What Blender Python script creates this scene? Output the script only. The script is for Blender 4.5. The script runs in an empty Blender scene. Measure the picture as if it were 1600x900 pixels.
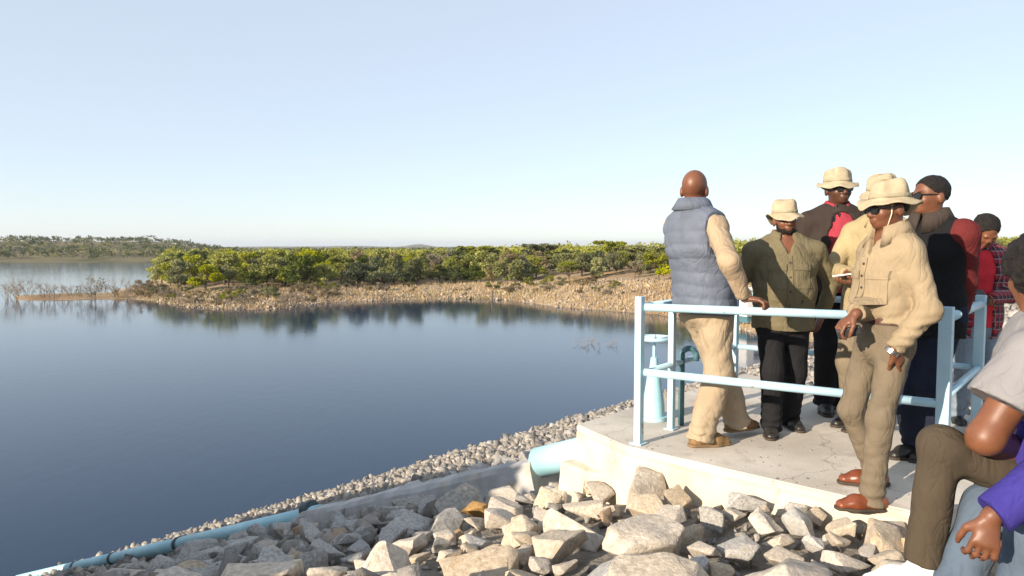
import bpy, bmesh, math, random
import numpy as np
from mathutils import Vector, Matrix

random.seed(7)
rng = np.random.default_rng(11)
scene = bpy.context.scene
col = scene.collection
R = math.radians

# ------------------------------------------------------------------ camera, sky, sun, exposure
F, PITCH, CAMZ = 1100.0, math.atan(65 / 1100.0), 8.0
cam_d = bpy.data.cameras.new('camera')
cam_d.sensor_width = 36.0
cam_d.lens = 36.0 * F / 1600.0
cam_d.clip_start, cam_d.clip_end = 0.05, 30000
cam = bpy.data.objects.new('camera', cam_d)
col.objects.link(cam)
cam.location = (0, 0, CAMZ)
cam.rotation_euler = (R(90) - PITCH, 0, 0)
scene.camera = cam

SUN_EL = R(19)
SUN_H = Vector((-0.765, -0.645, 0)).normalized()
SUN_DIR = Vector((SUN_H.x * math.cos(SUN_EL), SUN_H.y * math.cos(SUN_EL), math.sin(SUN_EL)))
world = bpy.data.worlds.new('World')
scene.world = world
world.use_nodes = True
wn = world.node_tree
wn.nodes.clear()
sky = wn.nodes.new('ShaderNodeTexSky')
sky.sky_type = 'NISHITA'
sky.sun_disc = False
sky.sun_elevation = SUN_EL
sky.sun_rotation = math.atan2(SUN_DIR.x, SUN_DIR.y)
sky.altitude = 1200
sky.air_density = 1.0
sky.dust_density = 0.7
sky.ozone_density = 1.6
bg = wn.nodes.new('ShaderNodeBackground')
bg.inputs['Strength'].default_value = 0.142
wo = wn.nodes.new('ShaderNodeOutputWorld')
veil = wn.nodes.new('ShaderNodeMix')          # thin even veil of dry season haze over the clear sky
veil.data_type = 'RGBA'
veil.inputs[0].default_value = 0.70
veil.inputs[7].default_value = (2.74, 2.96, 3.24, 1)
wn.links.new(sky.outputs[0], veil.inputs[6])
wn.links.new(veil.outputs[2], bg.inputs['Color'])
wn.links.new(bg.outputs[0], wo.inputs['Surface'])

sun_d = bpy.data.lights.new('sun', 'SUN')
sun_d.energy = 4.5
sun_d.angle = R(0.55)
sun_d.color = (1.0, 0.86, 0.685)
sun = bpy.data.objects.new('sun', sun_d)
col.objects.link(sun)
sun.location = (-20, -15, 30)
sun.rotation_euler = SUN_DIR.to_track_quat('Z', 'Y').to_euler()

scene.view_settings.view_transform = 'Standard'
scene.view_settings.look = 'None'
scene.view_settings.gamma = 1.0
scene.view_settings.use_curve_mapping = False
scene.view_settings.exposure = 0.92

# ------------------------------------------------------------------ pixels to places
def ray(px, py):
    cx, cy = (px - 800) / F, (450 - py) / F
    cp, sp = math.cos(PITCH), math.sin(PITCH)
    return Vector((cx, cp + cy * sp, -sp + cy * cp))

def onz(px, py, z):
    d = ray(px, py)
    t = (z - CAMZ) / d.z
    return Vector((d.x * t, d.y * t, z))

def ony(px, py, Y):
    d = ray(px, py)
    t = Y / d.y
    return Vector((d.x * t, Y, CAMZ + d.z * t))

def to_px(x, y, z):
    cp, sp = math.cos(PITCH), math.sin(PITCH)
    dz = z - CAMZ
    depth = y * cp - dz * sp
    up = y * sp + dz * cp
    return 800 + F * x / depth, 450 - F * up / depth

# dam coordinates: a runs along the crest, s down the upstream face
PHI = math.atan(1025 / F)
AX, AY = math.sin(PHI), math.cos(PHI)
def as_of(x, y):
    return AX * x + AY * y, -AY * x + AX * y
def xy_of(a, s):
    return AX * a - AY * s, AY * a + AX * s
def smooth01(t):
    t = min(1, max(0, t))
    return t * t * (3 - 2 * t)
def dam_z(a, s):
    SL = 0.373
    if s < 0.8:
        z = 6.64
    elif s < 3.2:
        z = 6.64 - SL * (s - 0.8) ** 2 / 4.8
    else:
        z = 6.1924 - SL * (s - 3.2)
    if s > 2.6:          # stone is packed higher against the near side of the pipe
        z += 0.09 * smooth01((s - 2.6) / 1.2) * (1 - smooth01((a - 3.6) / 0.45)) * (1 - smooth01((s - 7.2) / 2.0))
    if s < -9:
        z = 6.64 + 0.4 * (s + 9)
    # unseen hump added left of the view to shade the stones and pipe
    if a < 1.0:
        w = smooth01((s - 2.0) / 3.4) * (1 - smooth01((s - 15) / 4)) * (1 + .3 * smooth01((s - 6) / 4))
        z += SHADE_HEAP * w * math.exp(-((a + 2.6) / 1.25) ** 2)
    return z
SHADE_HEAP = 3.3

# ------------------------------------------------------------------ helpers
def tag(o, label=None, cat=None, group=None, kind=None):
    if label: o['label'] = label
    if cat: o['category'] = cat
    if group: o['group'] = group
    if kind: o['kind'] = kind
    return o

def empty(name, loc=(0, 0, 0), rz=0):
    o = bpy.data.objects.new(name, None)
    o.empty_display_size = 0.1
    col.objects.link(o)
    o.location = loc
    o.rotation_euler = (0, 0, rz)
    return o

def link_mesh(name, me, mat=None, parent=None, smooth=False):
    o = bpy.data.objects.new(name, me)
    col.objects.link(o)
    if mat and not me.materials: me.materials.append(mat)
    if parent: o.parent = parent
    if smooth:
        me.polygons.foreach_set('use_smooth', [True] * len(me.polygons))
    return o

class MB:
    """collects simple solids into one mesh"""
    def __init__(s):
        s.v, s.f = [], []
    def add(s, vs, fs):
        n = len(s.v)
        s.v += [tuple(v) for v in vs]
        s.f += [tuple(i + n for i in f) for f in fs]
    def box(s, lo, hi, M=None):
        x0, y0, z0 = lo; x1, y1, z1 = hi
        vs = [Vector(p) for p in ((x0,y0,z0),(x1,y0,z0),(x1,y1,z0),(x0,y1,z0),(x0,y0,z1),(x1,y0,z1),(x1,y1,z1),(x0,y1,z1))]
        if M: vs = [M @ v for v in vs]
        s.add(vs, [(3,2,1,0),(4,5,6,7),(0,1,5,4),(1,2,6,5),(2,3,7,6),(3,0,4,7)])
    def tube(s, pts, rad, n=10, cap=True, squash=None):
        pts = [Vector(p) for p in pts]
        if not hasattr(rad, '__len__'): rad = [rad] * len(pts)
        rings = []
        for i, p in enumerate(pts):
            d = (pts[min(i + 1, len(pts) - 1)] - pts[max(i - 1, 0)]).normalized()
            ref = Vector((0, 0, 1)) if abs(d.z) < 0.9 else Vector((0, 1, 0))
            u = d.cross(ref).normalized(); w = u.cross(d)
            rings.append([p + rad[i] * (u * math.cos(2*math.pi*(k+.5)/n) + w * math.sin(2*math.pi*(k+.5)/n)) for k in range(n)])
        vs = [v for r in rings for v in r]
        fs = []
        for i in range(len(pts) - 1):
            for k in range(n):
                a, b = i*n + k, i*n + (k+1) % n
                fs.append((a, b, b + n, a + n))
        if cap:
            fs.append(tuple(range(n))[::-1]); fs.append(tuple((len(pts)-1)*n + k for k in range(n)))
        s.add(vs, fs)
    def lathe(s, prof, n=24, M=None, wob=None):
        vs, fs = [], []
        for i, (r, z) in enumerate(prof):
            for k in range(n):
                t = 2 * math.pi * k / n
                v = Vector((r * math.cos(t), r * math.sin(t), z))
                if wob: v = wob(v, t, i)
                vs.append(M @ v if M else v)
        for i in range(len(prof) - 1):
            for k in range(n):
                a, b = i*n + k, i*n + (k+1) % n
                fs.append((a, b, b + n, a + n))
        s.add(vs, fs)
    def mesh(s, name, bevel=0, segs=2):
        me = bpy.data.meshes.new(name)
        me.from_pydata(s.v, [], s.f)
        if bevel:
            bm = bmesh.new(); bm.from_mesh(me)
            bmesh.ops.bevel(bm, geom=[e for e in bm.edges if e.calc_face_angle(0) > 0.5], offset=bevel, segments=segs, affect='EDGES', profile=0.6)
            bm.to_mesh(me); bm.free()
        return me
    def build(s, name, mat, parent=None, smooth=False, bevel=0, segs=2):
        return link_mesh(name, s.mesh(name, bevel, segs), mat, parent, smooth)

def np_mesh(name, V, Fq):
    """fast mesh from arrays, faces all of one size"""
    me = bpy.data.meshes.new(name)
    V = np.asarray(V, np.float32); Fq = np.asarray(Fq, np.int32)
    n = Fq.shape[1]
    me.vertices.add(len(V)); me.vertices.foreach_set('co', V.ravel())
    me.loops.add(Fq.size); me.loops.foreach_set('vertex_index', Fq.ravel())
    me.polygons.add(len(Fq))
    me.polygons.foreach_set('loop_start', np.arange(0, Fq.size, n, dtype=np.int32))
    me.polygons.foreach_set('loop_total', np.full(len(Fq), n, np.int32))
    me.update(calc_edges=True); me.validate()
    return me

# ------------------------------------------------------------------ materials
def new_mat(name):
    m = bpy.data.materials.new(name)
    m.use_nodes = True
    nt = m.node_tree
    b = nt.nodes['Principled BSDF']
    return m, nt, b

def mat(name, c1, c2=None, rough=0.7, scale=8.0, detail=4, bump=0.0, bscale=40.0, metallic=0, spec=0.5, rand=0.0, coord='Object', sheen=0, lo=0.35, hi=0.65, extra=None, bdist=0.02, island=False):
    m, nt, b = new_mat(name)
    N, L = nt.nodes, nt.links
    b.inputs['Roughness'].default_value = rough
    b.inputs['Metallic'].default_value = metallic
    b.inputs['Specular IOR Level'].default_value = spec
    if sheen:
        b.inputs['Sheen Weight'].default_value = sheen
    tc = N.new('ShaderNodeTexCoord')
    out = None
    if c2 is not None:
        no = N.new('ShaderNodeTexNoise'); no.inputs['Scale'].default_value = scale; no.inputs['Detail'].default_value = detail
        L.new(tc.outputs[coord], no.inputs['Vector'])
        rp = N.new('ShaderNodeValToRGB')
        rp.color_ramp.elements[0].position = lo; rp.color_ramp.elements[1].position = hi
        rp.color_ramp.elements[0].color = (*c1, 1); rp.color_ramp.elements[1].color = (*c2, 1)
        L.new(no.outputs['Fac'], rp.inputs['Fac'])
        out = rp.outputs['Color']
        if extra:
            (c3, s3, l3, h3) = extra
            n3 = N.new('ShaderNodeTexNoise'); n3.inputs['Scale'].default_value = s3; n3.inputs['Detail'].default_value = 6
            L.new(tc.outputs[coord], n3.inputs['Vector'])
            mr = N.new('ShaderNodeMapRange'); mr.inputs[1].default_value = l3; mr.inputs[2].default_value = h3
            L.new(n3.outputs['Fac'], mr.inputs[0])
            mx = N.new('ShaderNodeMix'); mx.data_type = 'RGBA'
            L.new(mr.outputs[0], mx.inputs[0]); L.new(out, mx.inputs[6]); mx.inputs[7].default_value = (*c3, 1)
            out = mx.outputs[2]
    if rand:
        if island:
            g = N.new('ShaderNodeNewGeometry'); rs = g.outputs['Random Per Island']
        else:
            g = N.new('ShaderNodeObjectInfo'); rs = g.outputs['Random']
        mr = N.new('ShaderNodeMapRange'); mr.inputs[3].default_value = 1 - rand; mr.inputs[4].default_value = 1 + rand
        L.new(rs, mr.inputs[0])
        hsv = N.new('ShaderNodeHueSaturation')
        if out is not None: L.new(out, hsv.inputs['Color'])
        else: hsv.inputs['Color'].default_value = (*c1, 1)
        L.new(mr.outputs[0], hsv.inputs['Value'])
        ml = N.new('ShaderNodeMath'); ml.operation = 'MULTIPLY'; ml.inputs[1].default_value = 7.31
        fr = N.new('ShaderNodeMath'); fr.operation = 'FRACT'
        L.new(rs, ml.inputs[0]); L.new(ml.outputs[0], fr.inputs[0])
        m2 = N.new('ShaderNodeMapRange'); m2.inputs[3].default_value = 0.65; m2.inputs[4].default_value = 1.25
        L.new(fr.outputs[0], m2.inputs[0]); L.new(m2.outputs[0], hsv.inputs['Saturation'])
        out = hsv.outputs['Color']
    if out is not None: L.new(out, b.inputs['Base Color'])
    else: b.inputs['Base Color'].default_value = (*c1, 1)
    if bump:
        nb = N.new('ShaderNodeTexNoise'); nb.inputs['Scale'].default_value = bscale; nb.inputs['Detail'].default_value = 5; nb.inputs['Roughness'].default_value = 0.65
        L.new(tc.outputs[coord], nb.inputs['Vector'])
        bp = N.new('ShaderNodeBump'); bp.inputs['Strength'].default_value = bump; bp.inputs['Distance'].default_value = bdist
        L.new(nb.outputs['Fac'], bp.inputs['Height']); L.new(bp.outputs[0], b.inputs['Normal'])
    return m

def cloth(name, c, var=0.85, rough=0.9, bump=0.42):
    """woven cloth: faint tone changes, creases and weave as relief"""
    c2 = tuple(x * var for x in c)
    m = mat(name, c2, c, rough=rough, scale=9, detail=5, spec=0.15)
    nt = m.node_tree; N, L = nt.nodes, nt.links; b = N['Principled BSDF']
    tc = N.new('ShaderNodeTexCoord')
    n1 = N.new('ShaderNodeTexNoise'); n1.inputs['Scale'].default_value = 8; n1.inputs['Detail'].default_value = 2; n1.inputs['Distortion'].default_value = 1.6
    mp = N.new('ShaderNodeMapping'); mp.inputs['Rotation'].default_value = (0.5, 0.6, 0.2); mp.inputs['Scale'].default_value = (1, 1, 0.5)
    L.new(tc.outputs['Object'], mp.inputs['Vector']); L.new(mp.outputs[0], n1.inputs['Vector'])
    a = N.new('ShaderNodeMath'); a.operation = 'SUBTRACT'; a.inputs[1].default_value = 0.5; L.new(n1.outputs['Fac'], a.inputs[0])
    ab = N.new('ShaderNodeMath'); ab.operation = 'ABSOLUTE'; L.new(a.outputs[0], ab.inputs[0])
    pw = N.new('ShaderNodeMath'); pw.operation = 'POWER'; pw.inputs[1].default_value = 0.6; L.new(ab.outputs[0], pw.inputs[0])
    n2 = N.new('ShaderNodeTexNoise'); n2.inputs['Scale'].default_value = 160; n2.inputs['Detail'].default_value = 3
    L.new(tc.outputs['Object'], n2.inputs['Vector'])
    ml = N.new('ShaderNodeMath'); ml.operation = 'MULTIPLY_ADD'; ml.inputs[1].default_value = 0.05; L.new(n2.outputs['Fac'], ml.inputs[0]); L.new(pw.outputs[0], ml.inputs[2])
    bp = N.new('ShaderNodeBump'); bp.inputs['Strength'].default_value = bump; bp.inputs['Distance'].default_value = 0.025
    L.new(ml.outputs[0], bp.inputs['Height']); L.new(bp.outputs[0], b.inputs['Normal'])
    return m

M = {}
M['rock_tan'] = mat('sandy granite', (0.39, 0.325, 0.25), (0.57, 0.49, 0.39), rough=0.92, scale=7, detail=8, bump=0.45, bscale=12, rand=0.16, spec=0.2, bdist=0.03, extra=((0.40, 0.28, 0.175), 3.2, 0.60, 0.78))
M['rock_grey'] = mat('grey granite', (0.28, 0.268, 0.25), (0.47, 0.45, 0.42), rough=0.92, scale=8, detail=8, bump=0.45, bscale=12, rand=0.18, spec=0.2, bdist=0.03, extra=((0.32, 0.25, 0.18), 2.6, 0.60, 0.78))
M['rock_brown'] = mat('weathered brown granite', (0.27, 0.17, 0.09), (0.42, 0.29, 0.17), rough=0.92, scale=9, detail=8, bump=0.45, bscale=12, rand=0.12, spec=0.2, bdist=0.03)
M['rock_white'] = mat('chalky white granite', (0.48, 0.46, 0.43), (0.66, 0.63, 0.58), rough=0.9, scale=7, detail=8, bump=0.6, bscale=24, rand=0.05, spec=0.2, bdist=0.03)
M['riprap'] = mat('rip-rap stone', (0.20, 0.187, 0.172), (0.40, 0.36, 0.31), rough=0.94, scale=3, detail=6, bump=0.7, bscale=14, rand=0.28, spec=0.2, bdist=0.04, island=True)
M['shore_stone'] = mat('bleached shore stone', (0.24, 0.185, 0.13), (0.43, 0.35, 0.265), rough=0.95, scale=0.4, detail=4, rand=0.3, spec=0.15, island=True)
M['rubble'] = mat('rubble bedding', (0.20, 0.18, 0.155), (0.33, 0.295, 0.25), rough=0.96, scale=14, detail=8, bump=1.0, bscale=26, spec=0.15, bdist=0.05)
M['concrete'] = mat('pale concrete', (0.52, 0.47, 0.40), (0.64, 0.585, 0.51), rough=0.88, scale=2.6, detail=9, bump=0.35, bscale=60, spec=0.25, bdist=0.01, extra=((0.42, 0.37, 0.31), 5.5, 0.56, 0.78))
M['concrete_side'] = mat('formed concrete face', (0.55, 0.485, 0.385), (0.65, 0.58, 0.47), rough=0.9, scale=3.5, detail=9, bump=0.4, bscale=45, spec=0.2, bdist=0.012, extra=((0.44, 0.35, 0.24), 4.0, 0.55, 0.80))
M['sleeve_concrete'] = mat('rough concrete surround', (0.34, 0.335, 0.33), (0.50, 0.49, 0.475), rough=0.8, scale=5, detail=8, bump=0.5, bscale=30, spec=0.3, bdist=0.015, extra=((0.42, 0.34, 0.22), 3.0, 0.58, 0.74))
def cracked(m):
    nt = m.node_tree; N, L = nt.nodes, nt.links; b = N['Principled BSDF']
    src = b.inputs['Base Color'].links[0].from_socket
    tc = N.new('ShaderNodeTexCoord'); nz = N.new('ShaderNodeTexNoise'); nz.inputs['Scale'].default_value = 3; nz.inputs['Detail'].default_value = 6
    L.new(tc.outputs['Object'], nz.inputs['Vector'])
    ad = N.new('ShaderNodeMix'); ad.data_type = 'RGBA'; ad.blend_type = 'LINEAR_LIGHT'; ad.inputs[0].default_value = 0.22
    L.new(tc.outputs['Object'], ad.inputs[6]); L.new(nz.outputs['Color'], ad.inputs[7])
    vo = N.new('ShaderNodeTexVoronoi'); vo.feature = 'DISTANCE_TO_EDGE'; vo.inputs['Scale'].default_value = 0.75
    L.new(ad.outputs[2], vo.inputs['Vector'])
    mr = N.new('ShaderNodeMapRange'); mr.inputs[1].default_value = 0.0; mr.inputs[2].default_value = 0.007; mr.inputs[3].default_value = 0.68; mr.inputs[4].default_value = 1.0
    L.new(vo.outputs['Distance'], mr.inputs[0])
    n2 = N.new('ShaderNodeTexNoise'); n2.inputs['Scale'].default_value = 1.1; n2.inputs['Detail'].default_value = 8; L.new(tc.outputs['Object'], n2.inputs['Vector'])
    m2 = N.new('ShaderNodeMapRange'); m2.inputs[1].default_value = 0.35; m2.inputs[2].default_value = 0.65; m2.inputs[3].default_value = 0.80; m2.inputs[4].default_value = 1.06
    L.new(n2.outputs['Fac'], m2.inputs[0])
    ml = N.new('ShaderNodeMath'); ml.operation = 'MULTIPLY'; L.new(mr.outputs[0], ml.inputs[0]); L.new(m2.outputs[0], ml.inputs[1])
    vs_ = N.new('ShaderNodeVectorMath'); vs_.operation = 'SCALE'; L.new(src, vs_.inputs[0]); L.new(ml.outputs[0], vs_.inputs['Scale'])
    L.new(vs_.outputs[0], b.inputs['Base Color'])
cracked(M['concrete']); cracked(M['concrete_side'])
M['blue_paint'] = mat('sky blue gloss paint', (0.36, 0.55, 0.65), (0.44, 0.62, 0.71), rough=0.38, scale=6, bump=0.06, bscale=80, spec=0.5, bdist=0.004, extra=((0.30, 0.20, 0.13), 16, 0.69, 0.73))
M['pipe_blue'] = mat('pale blue pipe plastic', (0.34, 0.60, 0.68), (0.42, 0.68, 0.75), rough=0.42, scale=4, bump=0.05, bscale=60, spec=0.5, bdist=0.004, extra=((0.40, 0.52, 0.52), 6, 0.6, 0.8))
M['collar'] = mat('dark rubber collar', (0.03, 0.05, 0.06), (0.06, 0.09, 0.10), rough=0.6, scale=20)
M['teal_metal'] = mat('dark teal metal', (0.05, 0.13, 0.16), (0.08, 0.18, 0.21), rough=0.5, scale=10)
M['dark'] = mat('dark void', (0.02, 0.02, 0.02), rough=0.9)
M['cabin'] = mat('white cabin panel', (0.72, 0.71, 0.68), (0.80, 0.79, 0.77), rough=0.6, scale=2)
M['glass'] = mat('window glass', (0.03, 0.04, 0.05), rough=0.08, spec=0.7)
M['soil'] = mat('dry bank soil', (0.30, 0.20, 0.115), (0.42, 0.32, 0.205), rough=0.97, scale=0.08, detail=10, bump=0.6, bscale=0.7, spec=0.1, bdist=0.5, extra=((0.16, 0.15, 0.06), 0.035, 0.50, 0.64))
M['plain'] = mat('dry plain', (0.13, 0.12, 0.065), (0.25, 0.20, 0.12), rough=0.98, scale=0.012, detail=9, bump=0.4, bscale=0.2, spec=0.1, bdist=1.0, extra=((0.08, 0.09, 0.04), 0.03, 0.48, 0.62))
M['track'] = mat('orange dirt track', (0.42, 0.25, 0.12), (0.50, 0.33, 0.18), rough=0.97, scale=0.4, detail=6, bump=0.4, bscale=2, spec=0.1, bdist=0.1)
M['bark'] = mat('grey bark', (0.10, 0.08, 0.06), (0.19, 0.155, 0.12), rough=0.95, scale=4, bump=0.5, bscale=12, spec=0.1)
M['twig'] = mat('bleached twigs', (0.17, 0.135, 0.10), (0.30, 0.245, 0.19), rough=0.95, scale=3, spec=0.1)
def leaf(name, c1, c2):
    m = mat(name, c1, c2, rough=0.75, scale=0.9, detail=3, rand=0.22, spec=0.2)
    nt = m.node_tree; b = nt.nodes['Principled BSDF']
    tr = nt.nodes.new('ShaderNodeBsdfTranslucent'); mx = nt.nodes.new('ShaderNodeMixShader'); mx.inputs[0].default_value = 0.28
    src = b.inputs['Base Color'].links[0].from_socket
    nt.links.new(src, tr.inputs['Color'])
    o = nt.nodes['Material Output']
    nt.links.new(b.outputs[0], mx.inputs[1]); nt.links.new(tr.outputs[0], mx.inputs[2]); nt.links.new(mx.outputs[0], o.inputs['Surface'])
    return m
M['leaf_bright'] = leaf('yellow green leaves', (0.240, 0.258, 0.036), (0.396, 0.384, 0.060))
M['leaf_mid'] = leaf('olive green leaves', (0.156, 0.174, 0.042), (0.276, 0.270, 0.072))
M['leaf_dark'] = leaf('deep green leaves', (0.06, 0.08, 0.022), (0.12, 0.14, 0.04))
M['leaf_dry'] = leaf('dry grey brown leaves', (0.19, 0.15, 0.085), (0.29, 0.235, 0.14))
M['straw'] = mat('straw', (0.36, 0.25, 0.12), (0.50, 0.38, 0.22), rough=0.95, scale=0.5, spec=0.1, rand=0.2, island=True)
# people
M['skin'] = mat('deep brown skin', (0.135, 0.050, 0.024), (0.175, 0.070, 0.036), rough=0.46, scale=14, bump=0.06, bscale=90, spec=0.45, bdist=0.004)
M['skin_dark'] = mat('dark brown skin', (0.075, 0.030, 0.016), (0.10, 0.042, 0.023), rough=0.44, scale=14, bump=0.06, bscale=90, spec=0.45, bdist=0.004)
M['skin_warm'] = mat('warm brown skin', (0.145, 0.054, 0.025), (0.19, 0.075, 0.036), rough=0.46, scale=14, bump=0.06, bscale=90, spec=0.45, bdist=0.004)
M['hair'] = mat('black hair', (0.006, 0.005, 0.005), (0.018, 0.014, 0.012), rough=0.75, scale=60, bump=0.8, bscale=140, spec=0.3, bdist=0.01)
M['eye'] = mat('eye white', (0.55, 0.50, 0.45), rough=0.3)
M['black_gloss'] = mat('black gloss plastic', (0.012, 0.012, 0.013), rough=0.18)
M['black_matt'] = mat('black matt plastic', (0.02, 0.02, 0.022), rough=0.5)
M['vest'] = cloth('blue grey quilted nylon', (0.135, 0.155, 0.20), 0.8, rough=0.6)
M['vest_dark'] = cloth('navy lining nylon', (0.03, 0.045, 0.09), 0.8, rough=0.6)
M['beige_shirt'] = cloth('beige cotton', (0.40, 0.30, 0.20))
M['khaki_pants'] = cloth('sand chino cotton', (0.38, 0.295, 0.20))
M['olive_shirt'] = cloth('olive khaki cotton', (0.165, 0.138, 0.082))
M['black_pants'] = cloth('black trouser cloth', (0.016, 0.016, 0.018))
M['blazer'] = cloth('charcoal brown blazer wool', (0.045, 0.033, 0.028))
M['red_shirt'] = cloth('crimson shirt cotton', (0.36, 0.045, 0.065))
M['yellow_shirt'] = cloth('pale yellow cotton', (0.37, 0.295, 0.165))
M['tan_shirt'] = cloth('tan bush shirt cotton', (0.325, 0.252, 0.162))
M['khaki_dark'] = cloth('khaki brown trouser cloth', (0.175, 0.14, 0.097))
M['grey_pants'] = cloth('taupe trouser cloth', (0.20, 0.16, 0.11))
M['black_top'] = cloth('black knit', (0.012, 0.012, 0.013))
M['maroon'] = cloth('maroon knit', (0.13, 0.022, 0.022))
M['scarf'] = cloth('dark brown fleece', (0.055, 0.042, 0.035))
M['navy_jeans'] = cloth('navy denim', (0.018, 0.022, 0.040))
M['red_top'] = cloth('bright red jersey', (0.60, 0.035, 0.05))
M['light_jeans'] = cloth('faded blue denim', (0.22, 0.27, 0.33))
M['mid_jeans'] = cloth('washed blue denim', (0.10, 0.135, 0.185), 0.75)
M['grey_tee'] = cloth('heather grey jersey', (0.245, 0.235, 0.24), 0.92)
M['brown_pants'] = cloth('olive brown trouser cloth', (0.075, 0.058, 0.040))
M['purple'] = cloth('royal purple fleece', (0.045, 0.035, 0.22), 0.8)
M['suede'] = mat('brown suede', (0.19, 0.115, 0.055), (0.27, 0.17, 0.085), rough=0.95, scale=20, bump=0.3, bscale=90, spec=0.1)
M['tan_leather'] = mat('cognac leather', (0.15, 0.038, 0.014), (0.21, 0.058, 0.022), rough=0.34, scale=12, bump=0.1, bscale=60)
M['black_leather'] = mat('black leather', (0.012, 0.011, 0.010), (0.03, 0.026, 0.022), rough=0.42, scale=16)
M['sole'] = mat('dark rubber sole', (0.05, 0.035, 0.025), rough=0.8)
M['gum_sole'] = mat('tan gum sole', (0.19, 0.12, 0.06), rough=0.8)
M['white_shoe'] = mat('white canvas', (0.72, 0.70, 0.67), (0.80, 0.78, 0.76), rough=0.8, scale=20, bump=0.2, bscale=80)
M['belt'] = mat('dark brown belt leather', (0.05, 0.02, 0.013), (0.08, 0.032, 0.02), rough=0.4, scale=20)
M['metal'] = mat('brushed steel', (0.6, 0.58, 0.55), rough=0.3, metallic=1)
M['hat'] = mat('cream canvas hat', (0.35, 0.285, 0.19), (0.44, 0.365, 0.25), rough=0.92, scale=16, detail=5, bump=0.4, bscale=70, spec=0.1, bdist=0.006)
M['hat_band'] = cloth('grey olive band', (0.36, 0.31, 0.21))
M['cord'] = mat('pale cord', (0.62, 0.54, 0.40), rough=0.9)
M['paper'] = mat('white paper', (0.74, 0.66, 0.60), rough=0.8)

def plaid_mat():
    m, nt, b = new_mat('red and black plaid flannel')
    N, L = nt.nodes, nt.links
    tc = N.new('ShaderNodeTexCoord'); sx = N.new('ShaderNodeSeparateXYZ'); L.new(tc.outputs['Object'], sx.inputs[0])
    def band(sock, per, thr):
        a = N.new('ShaderNodeMath'); a.operation = 'MULTIPLY'; a.inputs[1].default_value = 1 / per; L.new(sock, a.inputs[0])
        f = N.new('ShaderNodeMath'); f.operation = 'FRACT'; L.new(a.outputs[0], f.inputs[0])
        g = N.new('ShaderNodeMath'); g.operation = 'LESS_THAN'; g.inputs[1].default_value = thr; L.new(f.outputs[0], g.inputs[0])
        return g.outputs[0]
    b1 = band(sx.outputs['Z'], 0.055, 0.5)
    ad = N.new('ShaderNodeMath'); ad.operation = 'ADD'; L.new(sx.outputs['X'], ad.inputs[0]); L.new(sx.outputs['Y'], ad.inputs[1])
    b2 = band(ad.outputs[0], 0.055, 0.5)
    sm = N.new('ShaderNodeMath'); sm.operation = 'ADD'; L.new(b1, sm.inputs[0]); L.new(b2, sm.inputs[1])
    hf = N.new('ShaderNodeMath'); hf.operation = 'MULTIPLY'; hf.inputs[1].default_value = 0.5; L.new(sm.outputs[0], hf.inputs[0])
    rp = N.new('ShaderNodeValToRGB'); rp.color_ramp.interpolation = 'CONSTANT'
    e = rp.color_ramp.elements; e[0].color = (0.30, 0.02, 0.035, 1); e[1].color = (0.02, 0.012, 0.02, 1); e[1].position = 0.9
    k = e.new(0.4); k.color = (0.10, 0.015, 0.03, 1)
    L.new(hf.outputs[0], rp.inputs[0])
    b3 = band(sx.outputs['Z'], 0.055, 0.10); b4 = band(ad.outputs[0], 0.055, 0.10)
    mxm = N.new('ShaderNodeMath'); mxm.operation = 'MAXIMUM'; L.new(b3, mxm.inputs[0]); L.new(b4, mxm.inputs[1])
    mx = N.new('ShaderNodeMix'); mx.data_type = 'RGBA'; L.new(mxm.outputs[0], mx.inputs[0]); L.new(rp.outputs[0], mx.inputs[6]); mx.inputs[7].default_value = (0.25, 0.20, 0.20, 1)
    L.new(mx.outputs[2], b.inputs['Base Color']); b.inputs['Roughness'].default_value = 0.9
    return m
M['plaid'] = plaid_mat()

def water_mat():
    m, nt, b = new_mat('still reservoir water')
    N, L = nt.nodes, nt.links
    b.inputs['Base Color'].default_value = (0.006, 0.025, 0.060, 1)
    b.inputs['Roughness'].default_value = 0.09
    b.inputs['IOR'].default_value = 1.333
    b.inputs['Specular Tint'].default_value = (0.80, 0.91, 1.0, 1)
    tc = N.new('ShaderNodeTexCoord')
    mp = N.new('ShaderNodeMapping'); mp.inputs['Scale'].default_value = (1, 0.55, 1); mp.inputs['Rotation'].default_value = (0, 0, 0.5)
    L.new(tc.outputs['Object'], mp.inputs['Vector'])
    n1 = N.new('ShaderNodeTexNoise'); n1.inputs['Scale'].default_value = 1.7; n1.inputs['Detail'].default_value = 3
    n2 = N.new('ShaderNodeTexNoise'); n2.inputs['Scale'].default_value = 0.05; n2.inputs['Detail'].default_value = 2
    L.new(mp.outputs[0], n1.inputs['Vector']); L.new(mp.outputs[0], n2.inputs['Vector'])
    mr = N.new('ShaderNodeMapRange'); mr.inputs[1].default_value = 0.4; mr.inputs[2].default_value = 0.7; mr.inputs[3].default_value = 0.15; mr.inputs[4].default_value = 1.0
    L.new(n2.outputs['Fac'], mr.inputs[0])
    ml = N.new('ShaderNodeMath'); ml.operation = 'MULTIPLY'; L.new(n1.outputs['Fac'], ml.inputs[0]); L.new(mr.outputs[0], ml.inputs[1])
    bp = N.new('ShaderNodeBump'); bp.inputs['Strength'].default_value = 0.22; bp.inputs['Distance'].default_value = 0.05
    L.new(ml.outputs[0], bp.inputs['Height']); L.new(bp.outputs[0], b.inputs['Normal'])
    return m
M['water'] = water_mat()

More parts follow.
